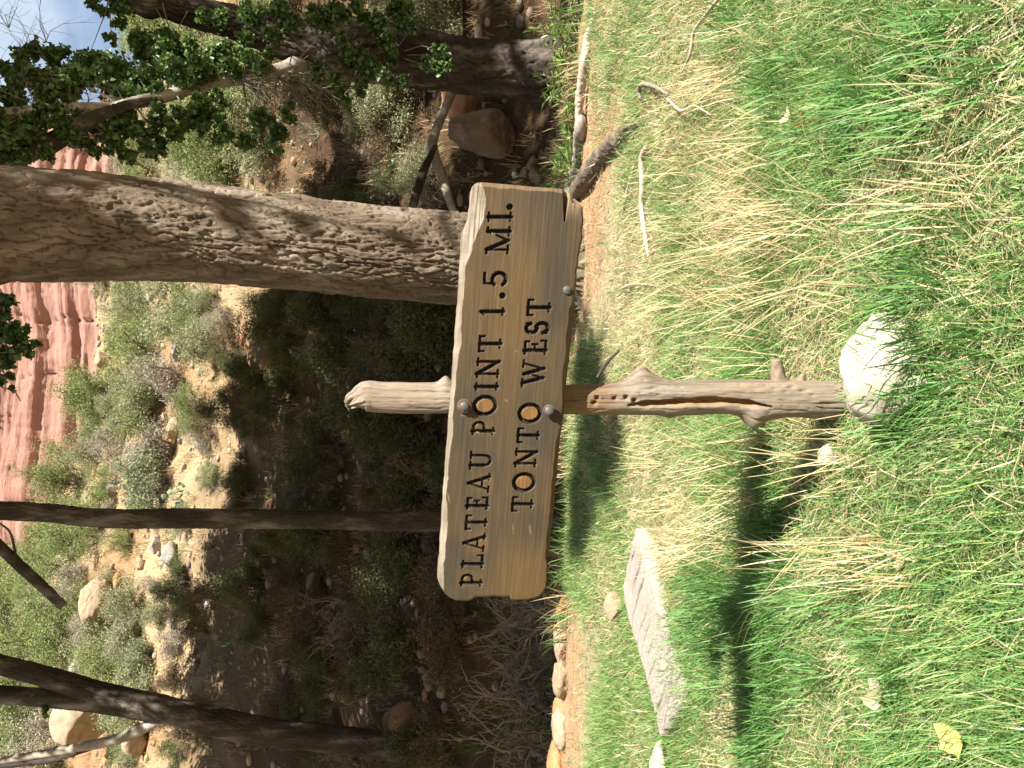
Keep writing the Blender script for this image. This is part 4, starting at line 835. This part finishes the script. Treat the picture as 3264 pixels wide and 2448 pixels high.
# scattered stones and dry grass on the slope (too many and too small to count)
def scatter_slope():
    rg = np.random.default_rng(9); n = 5200; y = 8.2+28*rg.random(n)**1.2; x = rg.uniform(-1, 1, n)*(.62*y+2); z = zt(x, y); s = (.02+.07*rg.random(n)**3)*(.6+y/26)
    V0, F0 = ico(1); V0 = V0*(1+.16*np.random.default_rng(4).uniform(-1, 1, (len(V0), 1))); a = rg.uniform(0, 6.28, n)
    sx = s*rg.uniform(.8, 1.5, n); ca, sa = np.cos(a), np.sin(a)
    lx = V0[None, :, 0]*sx[:, None]; ly = V0[None, :, 1]*s[:, None]; lz = V0[None, :, 2]*s[:, None]*.7
    V = st(x[:, None]+lx*ca[:, None]-ly*sa[:, None], y[:, None]+lx*sa[:, None]+ly*ca[:, None], z[:, None]+lz+.2*s[:, None]).reshape(-1, 3)
    F = (F0[None]+np.arange(n)[:, None, None]*len(V0)).reshape(-1, 3)
    c = np.array([.34, .29, .23])*rg.uniform(.6, 1.25, (n, 1))*np.array([1, 1, 1])+rg.normal(size=(n, 3))*.03; o = mk('slope_stones', V, F, M['ground'], col=np.clip(np.repeat(c, len(V0), 0), .05, .9), smooth=False); o['kind'] = 'stuff'; tag(o, 'loose pale stones strewn over the dry slope', 'stones')
scatter_slope()
def blades3(base, az, tilt, curl, L, w, col):
    n = len(base); d = np.stack([np.cos(az), np.sin(az)], -1); t1 = tilt+curl*.25; t2 = tilt+curl*.8; side = np.stack([-d[:, 1], d[:, 0], np.zeros(n)], -1)*w[:, None]*.5
    m_ = base+np.stack([d[:, 0]*np.sin(t1), d[:, 1]*np.sin(t1), np.cos(t1)], -1)*(L*.55)[:, None]; e_ = m_+np.stack([d[:, 0]*np.sin(t2), d[:, 1]*np.sin(t2), np.cos(t2)], -1)*(L*.45)[:, None]
    V = np.stack([base-side*.8, base+side*.8, m_-side*.9, m_+side*.9, e_], 1).reshape(-1, 3); k = np.arange(n)[:, None]*5
    return V, np.concatenate([k+np.array([f]) for f in ([0, 1, 3], [0, 3, 2], [2, 3, 4])], 0), np.repeat(col, 5, 0)
def blades(base, az, tilt, curl, L, w, col, tipcol=None):
    n = len(base); ss = np.array([0, .36, .7, 1.0]); d = np.stack([np.cos(az), np.sin(az)], -1); p = base.copy(); pts = [p]
    for k in range(3):
        th = tilt+curl*(ss[k]+ss[k+1])/2; ds = L*(ss[k+1]-ss[k]); p = p+np.stack([d[:, 0]*np.sin(th)*ds, d[:, 1]*np.sin(th)*ds, np.cos(th)*ds], -1); pts.append(p)
    side = np.stack([-d[:, 1], d[:, 0], np.zeros(n)], -1)*w[:, None]*.5
    V = np.stack([pts[0]-side*.8, pts[0]+side*.8, pts[1]-side, pts[1]+side, pts[2]-side*.75, pts[2]+side*.75, pts[3]], 1).reshape(-1, 3)
    k = np.arange(n)[:, None]*7; F = np.concatenate([k+np.array([f]) for f in ([0, 1, 3], [0, 3, 2], [2, 3, 5], [2, 5, 4], [4, 5, 6])], 0)
    C = np.repeat(col, 7, 0)
    return V, F, C
def slope_grass():
    rg = np.random.default_rng(19); nt = 2900; y = 8.4+24*rg.random(nt)**1.3; x = rg.uniform(-1, 1, nt)*(.6*y+1); m = 16; sc = .5+y/30
    bx = np.repeat(x, m)+rg.normal(size=nt*m)*.07*np.repeat(sc, m); by = np.repeat(y, m)+rg.normal(size=nt*m)*.07*np.repeat(sc, m); n = nt*m
    base = st(bx, by, zt(bx, by)-.01); L = np.repeat(sc*rg.uniform(.12, .38, nt), m)*rg.uniform(.6, 1.2, n)
    g_ = np.repeat(rg.random((nt, 1)) < .35, m, 0); col = np.where(g_, np.array([.15, .19, .06]), np.array([.44, .34, .18]))*rg.uniform(.7, 1.25, (n, 1))
    V, F, C = blades3(base, rg.uniform(0, 6.28, n), rg.uniform(.1, .8, n), rg.uniform(.1, .9, n), L, .010*np.repeat(sc, m)*rg.uniform(.7, 1.4, n), col)
    o = mk('dry_grass', V, F, M['grass'], col=C, smooth=False); o['kind'] = 'stuff'; tag(o, 'dry straw coloured grass tufts scattered over the slope', 'grass')
slope_grass()

# ------------------------------------------------------------------ wash: dead brush, fallen branches, plants, roots, logs
def brush(label, P, seed, h, n_stem, wood, leaf=None, spread=1.3, group=None, nleaf=0):
    r = bush_proto('dead_brush' if not leaf else 'shrub', seed, h, spread, nleaf, .05, leaf or DRY, wood=wood, n_stem=n_stem); r.location = P; tag(r, label, 'brush' if not leaf else 'shrub', group); return r
brush('tangle of bare grey dead brush in the wash beyond the wood slab', W(1165, 1420, 6.9)*1.0, 301, 1.0, 10, 'twig')
brush('bare pale dead brush close behind the left end of the sign', W(1150, 1330, 6.6), 302, .85, 8, 'twig')
brush('sprawling leafless brush in the wash near the forked tree', W(1175, 1570, 6.8), 303, 1.0, 9, 'twig')
brush('fine grey dead brush on the dark bank behind the slender trunk', G(790, 1330), 304, 1.0, 9, 'twig')
brush('fine grey dead brush on the dark bank behind the sign post', G(900, 760), 305, .7, 8, 'twig')
brush('brown dead brush among the shade behind the thick trunk', G(960, 440), 306, .5, 9, 'twig')
for o in [q for q in bpy.data.objects if q.name.startswith('dead_brush')]:
    o.location.z = gz(o.location.x, o.location.y)-.02
def fallen(name, label, pl, rr, mat, seed, cat='branch', amp=.004, seg=20, n=140):
    P = np.array([list(p) for p in pl]); loc = P[0].copy(); V, F = tube(P, rr, n, seg, bark_disp(amp, .03, .10, seed)); o = mk(name, V, F, M[mat], origin=loc); return tag(o, label, cat)
def ground_pts(px, lift):
    out = []
    for X, Y in px:
        p = G(X, Y); p.z += lift; out.append(p)
    return out
fallen('fallen_branch', 'crooked pale fallen branch lying on the bank above the round boulder', [W(985, 180, 8.6), W(955, 250, 8.4), W(935, 305, 8.3), W(942, 345, 8.2), W(955, 380, 8.1), W(970, 430, 8.0), W(985, 470, 8.0)], [.045, .045, .05, .05, .045, .04, .03], 'bark_pale', 401)
fallen('fallen_branch', 'short dark fallen branch leaning beside the thick trunk', [W(940, 315, 8.2), W(915, 370, 8.0), W(898, 420, 7.9), W(890, 456, 7.9)], [.02, .045, .045, .04], 'bark_dark', 402)
fallen('log', 'pale log lying along the grassy edge under the leaning cottonwood', [W(1312, -60, 4.55), W(1298, 0, 4.62), W(1274, 80, 4.75), W(1262, 140, 4.8), W(1252, 220, 4.95), W(1248, 285, 5.05)], [.028, .028, .032, .030, .026, .016], 'twig_pale', 403, 'log', .008)
pr = ground_pts([(1225, 470), (1262, 400), (1300, 345), (1345, 300), (1392, 262)], .012)
fallen('root', 'thick brown root running out over the dirt from the thick trunk', [Vector((big['loc'][0]+.2, big['loc'][1]-.15, .10))]+pr, [.09, .075, .06, .05, .045, .02], 'bark', 404, 'root', .012, 28, 200)
pr = ground_pts([(1235, 420), (1256, 350), (1262, 285), (1258, 235)], .02)
fallen('root', 'pale root along the terrace lip between the thick trunk and the log', [Vector((big['loc'][0]+.25, big['loc'][1]-.05, .08))]+pr, [.08, .06, .055, .045, .02], 'bark_pale', 405, 'root', .01, 24, 160)
fallen('stick', 'pale bent stick lying in the straw grass', ground_pts([(1418, 318), (1408, 345), (1410, 400), (1408, 450), (1415, 500), (1424, 556)], .045), [.010, .013, .012, .011, .009, .005], 'twig_pale', 406, 'stick', .002, 14, 90)
fallen('stick', 'curved hooked grey stick at the edge of the straw grass', ground_pts([(1408, 215), (1404, 200), (1412, 183), (1440, 188), (1470, 205)], .05), [.007, .010, .010, .008, .004], 'twig', 407, 'stick', .002, 12, 70)
fallen('stick', 'thin pale stick across the litter below the bent stick', ground_pts([(1352, 470), (1362, 420), (1375, 375), (1385, 335)], .02), [.007, .008, .007, .004], 'twig_pale', 408, 'stick', .001, 10, 60)
fallen('stick', 'dark short stick in shaded grass right of the post', [W(1290, 815, 3.2), W(1310, 785, 3.2), W(1337, 757, 3.15)], [.006, .007, .005], 'bark_dark', 409, 'stick', .001, 10, 50)
fallen('stick', 'thin white stick in the grass beyond the screw end of the board', ground_pts([(1350, 626), (1375, 615), (1400, 614), (1440, 618)], .03), [.004, .006, .005, .003], 'twig_pale', 410, 'stick', .001, 8, 50)

fallen('stick', 'bleached forked twig lying over the straw near the log', ground_pts([(1600, -20), (1560, 30), (1530, 70), (1520, 120), (1500, 160)], .05), [.005, .006, .006, .005, .002], 'twig_pale', 411, 'stick', .001, 8, 60)
fallen('stick', 'bleached twig crossing the straw beside the hooked stick', ground_pts([(1470, 215), (1500, 240), (1530, 230), (1570, 250)], .05), [.005, .005, .004, .002], 'twig_pale', 412, 'stick', .001, 8, 60)

def wood_slab():
    # weathered slab lying in the grass; grain runs across, cracks open along the grain
    A_ = G(1345, 1268, .0); B_ = G(1425, 1590, .0); A_.z = gz(A_.x, A_.y)+.115; B_.z = gz(B_.x, B_.y)+.085
    d1 = ray(1343*K, 1268*K); C = Vector((0, 0, CH)); A_ = C+d1*((A_.z-CH)/d1.z); d2 = ray(1424*K, 1590*K); B_ = C+d2*((B_.z-CH)/d2.z)
    ex = (B_-A_); LN = ex.length; ex.normalize(); toward = Vector((0, -1, 0)); ey = (toward-ex*toward.dot(ex)).normalized(); ez = Vector(ex.cross(ey)); 
    if ez.z < 0: ez = -ez
    ey = (ey-Vector((0, 0, 1))*.17).normalized(); Wd = .30
    nx, ny = 220, 130; s, t = np.meshgrid(np.linspace(0, 1, nx), np.linspace(0, 1, ny)); a = s*LN; b_ = t*Wd
    a = a + .05*(1-s)*sstep(0, 1, t)*(-1.6) + .012*fbm(st(0*s, t*6, 0), 3, 2)*np.where(s < .5, 1-s, s)
    b_ = b_ + .012*fbm(st(s*9, 0*t, 1), 3, 4)*(1-t)
    warp = a+b_*.62+.03*np.sin(b_*14+s*3)+.03*fbm(st(a*6, b_*5, 0), 3, 7)
    cr = np.abs(vnoise(st(warp*20, b_*2.0, 0), 11)); crack = 0*a
    rgk = np.random.default_rng(77)
    for k in range(13):
        c0 = LN*1.35*(k+rgk.uniform(.15, .85))/13; t0 = rgk.uniform(-.2, .25); t1 = t0+rgk.uniform(.5, 1.0); wd = rgk.uniform(.004, .0075); inn = np.clip((t-t0)/.12, 0, 1)*np.clip((t1-t)/.2, 0, 1); crack = np.maximum(crack, np.clip(1.3-np.abs(warp-c0)/(wd*np.maximum(inn, .05)), 0, 1)*(inn > .02))
    fine = fbm(st(warp*150, b_*5, 1), 3, 14)
    h = .006*fbm(st(a*7, b_*7, 3), 3, 16) - .035*crack + .0016*fine - .05*sstep(.97, 1, s)**2*0 - .012*sstep(.02, 0, t)
    col = np.array([.25, .222, .19])*(1+.1*fine[..., None]+.12*fbm(st(a*8, b_*8, 0), 3, 18)[..., None]); k = sstep(.05, .0, t)[..., None]; col = col*(1-k)+np.array([.24, .15, .09])*k; k = np.clip(crack*1.2, 0, 1)[..., None]; col = col*(1-k)+np.array([.12, .09, .065])*k
    P = np.array(A_)+a[..., None]*np.array(ex)+b_[..., None]*np.array(ey)+h[..., None]*np.array(ez)
    V = P.reshape(-1, 3); i = np.arange(ny-1)[:, None]*nx; j = np.arange(nx-1)[None, :]; F = np.stack([i+j, i+nx+j, i+nx+j+1, i+j+1], -1).reshape(-1, 4)
    ring = np.concatenate([np.arange(nx), nx*np.arange(1, ny)+nx-1, (ny-1)*nx+np.arange(nx-2, -1, -1), nx*np.arange(ny-2, 0, -1)])
    lo = V[ring]-np.array(ez)*.17; lo[:, :2] += .01*fbm(V[ring]*20, 3, 5)[:, None]; k0 = len(V); r2 = np.roll(np.arange(len(ring)), -1); side = np.stack([ring, ring[r2], k0+r2, k0+np.arange(len(ring))], -1)
    V2 = np.vstack([V, lo]); C2 = np.vstack([col.reshape(-1, 3), np.broadcast_to(np.array([.25, .17, .11]), lo.shape)])
    m, n, b, o = mat_new('slab_wood'); c = nattr(n); s2 = nnoise(n, 60, 6, .6); c = nmul(n, c, nramp(n, s2, [(0.3, (.82, .81, .8)), (0.7, (1.1, 1.1, 1.1))])); n.links.new(c, b.inputs['Base Color']); b.inputs['Roughness'].default_value = .9; nbump(n, b, s2, .3, .003)
    tag(mk('wood_slab', V2, [F, side], m, col=np.clip(C2, 0, 1), origin=list(A_)), 'grey weathered cracked slab of wood lying in the grass left of the sign', 'wood')
wood_slab()

def leafy_plant(P, seed, n_stem, h, leaf, label, cols, group=None, lean=.5):
    rg = np.random.default_rng(seed); lines = []; pos = []; parts = []
    t = thing('leafy_plant', label, 'plant', P, group)
    for _ in range(n_stem):
        d = np.array([rg.normal()*lean, rg.normal()*lean, 1.0]); d /= np.linalg.norm(d); p = np.array([rg.normal()*.05, rg.normal()*.05, -.01]); pts = [p]; L = h*rg.uniform(.6, 1.15)
        for s_ in range(7): d = d+rg.normal(size=3)*.07+np.array([0, 0, -.05]); d /= np.linalg.norm(d); p = p+d*L/7; pts.append(p)
        lines.append((pts, np.linspace(.004, .0015, 8)))
        for q in range(2, 8):
            for sg in (-1, 1):
                sd = np.cross(d, [0, 0, 1]); sd = sd*sg+rg.normal(size=3)*.35+d*.5; sd /= np.linalg.norm(sd); l = leaf*rg.uniform(.7, 1.2); up = np.array([0, 0, 1.0]); w = np.cross(sd, up); w /= np.linalg.norm(w)+1e-9; b_ = pts[q]
                v = np.array([b_, b_+sd*l*.4+w*l*.11+up*.01, b_+sd*l-up*l*.15, b_+sd*l*.4-w*l*.11+up*.01]); c = cols[0]+(cols[1]-cols[0])*rg.random(); parts.append((v, np.array([[0, 2, 1], [0, 3, 2]]), np.tile(c, (4, 1))))
    V, F, C = cat_geo(parts); mk('leaves', V, F, M['leaf'], t, smooth=False, col=C); V, F = tubes_joined(lines, 4); mk('stems', V, F, M['bushwood'], t)
LG = (np.array([.10, .17, .035]), np.array([.20, .30, .07]))
for k, (X, Y, n_, h, lf) in enumerate([(1215, 235, 7, .32, .12), (1225, 310, 6, .26, .10), (1200, 340, 4, .22, .10), (1190, 170, 6, .35, .11), (1225, 120, 8, .35, .10), (1200, 70, 8, .4, .10), (1215, 20, 8, .45, .10), (1235, 200, 5, .25, .1)]):
    P = W(X, Y, 5.9 if X > 1205 else 6.5); P.z = gz(P.x, P.y); leafy_plant(P, 500+k, n_, h, lf, 'bright green narrow leaved plant at the foot of the leaning cottonwood', LG, 'green plants under the leaning cottonwood')
for k, (X, Y) in enumerate([(1175, 1480), (1160, 1560), (1190, 1500)]):
    P = W(X, Y, 6.7); P.z = gz(P.x, P.y); leafy_plant(P, 520+k, 7, .4, .08, 'bright green plant growing up through dead brush in the wash', LG, 'green plants in the dead brush')

# ------------------------------------------------------------------ grass of the terrace
GREEN = np.array([.066, .185, .044]); GREEN2 = np.array([.18, .32, .085]); STRAW = np.array([.52, .41, .22]); STRAW2 = np.array([.62, .54, .36]); GOLD = np.array([.48, .34, .15])
def bare(x, y):                                       # where the soil shows through, 0 = lush, 1 = bare
    d = y-edge_y(x); k = sstep(-.75, -.25, d+.35*fbm(st(x*1.2, y*1.2, 0), 3, 61)-.55*sstep(.6, .2, x)*sstep(-2.0, -1.5, x))
    right_dirt = sstep(-1.7, -1.0, d+.5*fbm(st(x*1.5, y*1.5, 4), 3, 64))*sstep(.0, .45, x)*sstep(1.7, 1.3, x)
    left_sand = sstep(-1.75, -1.2, d+.4*fbm(st(x*1.5, y*1.5, 4), 3, 64))*sstep(-1.2, -1.7, x)
    shade = sstep(.35, .1, np.abs(x+.05)/1.6)*0
    return np.clip(np.maximum.reduce([k, right_dirt*.93, left_sand*.95])-.6*sstep(1.5, 1.9, x)*sstep(-.2, -.5, d), 0, 1)
def sample_ground(rg, n, y0=.85, y1=6.2, power=1.35):
    u = rg.random(n); a = 2-power-0; y = (y0**(a)+u*(y1**(a)-y0**(a)))**(1/a); x = rg.uniform(-1, 1, n)*(.56*y+.35); return x, y
def grass():
    rg = np.random.default_rng(23); n = 370000; x, y = sample_ground(rg, n); keep = rg.random(n) > bare(x, y)
    keep &= ~((((x-rp.x)/.105)**2+((y-1.44)/.14)**2 < 1) & (rg.random(n) > .06))
    thin = sstep(.22, .5, fbm(st(x*2.6+5, y*2.6, 1), 4, 83)); keep &= rg.random(n) > .72*thin
    x, y = x[keep], y[keep]; n = len(x)
    lush = fbm(st(x*1.7, y*1.7, 0), 4, 81); dry = np.clip(.20-.45*lush+.20*sstep(2.0, 2.8, y)*sstep(-1.6, .2, x)-.08*sstep(1.9, 1.4, y), .07, .75)
    kind = rg.random(n); isd = kind < dry
    L = np.where(isd, rg.uniform(.03, .10, n), rg.uniform(.035, .100, n))*(1+.5*np.clip(lush, -.5, .9)); w = rg.uniform(.0014, .0029, n)*(1+.16*np.maximum(y-1.5, 0))
    tilt = np.where(isd, rg.uniform(.7, 1.5, n), rg.uniform(.15, 1.15, n)); curl = rg.uniform(-.1, 1.3, n); curl = np.minimum(curl, 1.8-tilt)
    az = rg.uniform(0, 6.28, n); az = np.where(rg.random(n) < .22, 6.28*vnoise(st(x*2.2, y*2.2, 7), 90)+rg.normal(size=n)*.5, az)
    lift = np.where(isd, rg.uniform(0, .03, n), 0); base = st(x, y, zt(x, y)-.004+lift)
    r = rg.random((n, 1)); cg = GREEN*(1-r)+GREEN2*r; cg = np.where(rg.random((n, 1)) < .30, np.array([.28, .34, .11]), cg); r2 = rg.random((n, 1)); cs = STRAW*(1-r2)+STRAW2*r2; col = np.where(isd[:, None], cs, cg)*rg.uniform(.75, 1.25, (n, 1))
    V, F, C = blades3(base, az, tilt, curl, L, w, col)
    o = mk('grass', V, F, M['grass'], col=C, smooth=False); o['kind'] = 'stuff'; tag(o, 'short green lawn grass mixed with dead straw covering the terrace', 'grass')
grass()
def straw():
    # long bleached seed stems lying over in tufts
    rg = np.random.default_rng(29); px = []
    for (X, Y, r, k) in [(1620, 90, 60, 9), (1590, 170, 50, 10), (1560, 250, 60, 10), (1640, 300, 60, 8), (1600, 380, 70, 12), (1660, 430, 60, 10), (1700, 480, 50, 9), (1640, 540, 70, 12), (1720, 560, 50, 6), (1570, 620, 60, 9), (1660, 640, 60, 9), (1560, 720, 60, 8), (1640, 760, 40, 5), (1500, 560, 60, 7), (1480, 680, 50, 6), (1500, 450, 60, 6),
                         (1560, 940, 50, 9), (1620, 1000, 50, 9), (1700, 960, 45, 6), (1560, 1060, 60, 12), (1640, 1080, 50, 7), (1500, 1120, 50, 8), (1480, 1200, 45, 9), (1600, 1170, 50, 5), (1780, 1000, 40, 6), (1850, 960, 30, 5), (1760, 1140, 40, 4), (1660, 1230, 30, 6), (1850, 600, 60, 4), (2100, 420, 80, 5), (2060, 300, 60, 4), (1900, 1200, 80, 4), (1460, 1230, 30, 6), (1420, 980, 40, 5), (1380, 300, 50, 4), (2000, 1180, 60, 3), (1800, 520, 60, 5)]:
        for _ in range(max(2, int(k*.6))): px.append((X+rg.normal()*r*.7, Y+rg.normal()*r*.7))
    bs, az, tl, cu, Ls, ws, cs = [], [], [], [], [], [], []
    for (X, Y) in px:
        p = G(X, Y); m = int(rg.integers(7, 18)); a0 = rg.uniform(-1.2, 1.2)+math.pi*.5*(1 if rg.random() < .75 else -1); t0 = rg.uniform(.25, 1.1); g_ = rg.random()
        for _ in range(m):
            bs.append((p.x+rg.normal()*.032, p.y+rg.normal()*.032, p.z)); az.append(a0+rg.normal()*.6); tl.append(np.clip(t0+rg.normal()*.22, 0, 1.45)); cu.append(rg.uniform(-.1, .8)); Ls.append(rg.uniform(.10, .30)); ws.append(rg.uniform(.0014, .0028)); c = (GOLD if g_ < .45 else STRAW)*(1-.5*rg.random())+STRAW2*.5*rg.random(); cs.append(np.clip(c, 0, .8))
    for (X, Y, r, k) in [(1500, 1240, 30, 6), (1560, 1260, 40, 10), (1600, 1320, 45, 12), (1560, 1400, 45, 12), (1520, 1340, 40, 10), (1580, 1480, 40, 8), (1640, 1400, 40, 8), (1680, 1130, 30, 7), (1690, 1200, 30, 8), (1685, 1270, 30, 9), (1690, 1340, 30, 9), (1690, 1410, 30, 9), (1680, 1480, 30, 9), (1670, 1550, 30, 9), (1660, 1620, 30, 7), (1700, 1060, 25, 5), (1700, 900, 30, 4), (2010, 840, 30, 5), (2015, 740, 30, 5), (2010, 900, 30, 4), (1600, 60, 60, 6), (1700, 150, 80, 8), (1900, 200, 120, 14), (2050, 100, 100, 12), (2000, 600, 100, 10), (2080, 800, 90, 10), (1850, 1300, 90, 10), (2000, 1400, 100, 10), (1750, 1450, 80, 10), (1320, 100, 40, 8), (1330, 180, 30, 6), (1280, 900, 40, 8), (1300, 1050, 40, 8), (1270, 980, 40, 8), (1230, 1250, 20, 5), (1225, 1330, 20, 5)]:
        for _ in range(k):
            p = G(X+rg.normal()*r*.5, Y+rg.normal()*r*.5); m = int(rg.integers(14, 34)); a0 = rg.uniform(0, 6.28); lg = rg.uniform(.08, .17)
            for _ in range(m):
                bs.append((p.x+rg.normal()*.02, p.y+rg.normal()*.02, p.z)); az.append(a0+rg.normal()*1.0); tl.append(abs(rg.normal()*.4)+.1); cu.append(rg.uniform(.1, .9)); Ls.append(lg*rg.uniform(.6, 1.15)); ws.append(rg.uniform(.0022, .0038)); q = rg.random(); cs.append((GREEN*(1-q)+GREEN2*q)*rg.uniform(.85, 1.15))
    tl = np.array(tl); cu = np.minimum(np.array(cu), 1.65-tl)
    V, F, C = blades(np.array(bs), np.array(az), tl, cu, np.array(Ls), np.array(ws), np.array(cs)); o = mk('straw_grass', V, F, M['grass'], col=C, smooth=False); o['kind'] = 'stuff'; tag(o, 'long golden dead grass stems leaning over the lawn', 'grass')
straw()
def litter_bits():
    rg = np.random.default_rng(37); n = 34000; x, y = sample_ground(rg, n, .85, 8.5, 1.2); L = rg.uniform(.012, .05, n); base = st(x, y, zt(x, y)+rg.uniform(.002, .010, n))
    r = rg.random((n, 1)); col = np.where(r < .55, STRAW, np.where(r < .8, STRAW2, np.array([.30, .20, .12])))*rg.uniform(.6, 1.2, (n, 1)); V, F, C = blades3(base, rg.uniform(0, 6.28, n), rg.uniform(1.35, 1.6, n), rg.uniform(-.05, .05, n), L, rg.uniform(.002, .007, n), col)
    o = mk('ground_litter', V, F, M['grass'], col=C, smooth=False); o['kind'] = 'stuff'; tag(o, 'bits of straw and dead leaf strewn over the soil', 'litter')
litter_bits()

# leaves lying in the grass
def big_leaf(label, px, size, col, seed, curl=.25, stem=True, lift=.05, rot=0.0):
    p = G(*px); rg = np.random.default_rng(seed); n = 16; prof = [0, .28, .42, .47, .45, .36, .24, .11, 0]
    us = np.linspace(0, 1, 9); rows = []
    for k, u in enumerate(us):
        for v in np.linspace(-1, 1, 7):
            w = prof[k]*v*(1+.12*rg.normal()*(abs(v) > .9)); rows.append([(u-.5)*1.0, w, curl*(w*w*2.2)-.18*curl*math.sin(u*3.14)+.02*rg.normal()])
    V = np.array(rows)*size; F = np.array([[a*7+b_, a*7+b_+1, (a+1)*7+b_+1, (a+1)*7+b_] for a in range(8) for b_ in range(6)])
    t = thing('fallen_leaf', label, 'leaf', (p.x, p.y, p.z+lift)); t.rotation_euler = (rg.uniform(-.3, .3), rg.uniform(-.3, .3), rot)
    mk('blade', V, F, M['leaf'], t, col=np.clip(np.array(col)*rg.uniform(.92, 1.08, (len(V), 1)), 0, 1))
    if stem:
        V, F = tube([(-.5*size, 0, 0), (-.85*size, .04*size, .05*size), (-1.25*size, .1*size, .02*size)], [.0016, .0014, .0012], 12, 6); mk('stalk', V, F, M['twig_pale'], t)
big_leaf('bright yellow fallen leaf resting on the lawn', (2118, 1598), .062, (.66, .55, .17), 1, .5, rot=2.4, lift=.055)
big_leaf('curled brown dead leaf in the lawn past the yellow leaf', (1945, 1508), .055, (.36, .26, .17), 2, .9, False, .045, .2)
big_leaf('pinkish tan dead leaf beside the curled brown leaf', (1930, 1478), .045, (.50, .37, .27), 3, .3, False, .04, 1.1)
big_leaf('orange brown curled dead leaf in the straw grass', (1765, 258), .05, (.42, .24, .10), 4, .9, False, .04, 1.9)
big_leaf('pale crumpled dead leaf next to the orange brown leaf', (1740, 245), .05, (.56, .46, .32), 5, .8, False, .045, .6)
big_leaf('tan dead leaf below the white stone', (1985, 1215), .04, (.52, .40, .26), 6, .5, False, .04, 2.2)

# small tufts on the wash bank
def wash_grass():
    rg = np.random.default_rng(43); n = 16000; nt = 420; x0 = rg.uniform(-4.5, 4.8, nt); y0 = edge_y(x0)+rg.uniform(-.1, 3.2, nt); m = n//nt; x = np.repeat(x0, m)+rg.normal(size=nt*m)*.07; y = np.repeat(y0, m)+rg.normal(size=nt*m)*.07; n = len(x)
    g_ = np.repeat(rg.random((nt, 1)) < .55, m, 0); col = np.where(g_, np.array([.09, .15, .035]), np.array([.42, .32, .17]))*rg.uniform(.7, 1.2, (n, 1)); L = np.repeat(rg.uniform(.08, .3, nt), m)*rg.uniform(.5, 1.2, n)
    V, F, C = blades3(st(x, y, zt(x, y)-.01), rg.uniform(0, 6.28, n), rg.uniform(.1, .8, n), rg.uniform(.2, 1.0, n), L, rg.uniform(.004, .009, n), col); o = mk('wash_grass', V, F, M['grass'], col=C, smooth=False); o['kind'] = 'stuff'; tag(o, 'sparse grass tufts growing along the shaded wash', 'grass')
wash_grass()
for p_ in protos.values():
    if 'label' not in p_:
        for c_ in list(p_.children): bpy.data.objects.remove(c_)
        bpy.data.objects.remove(p_)
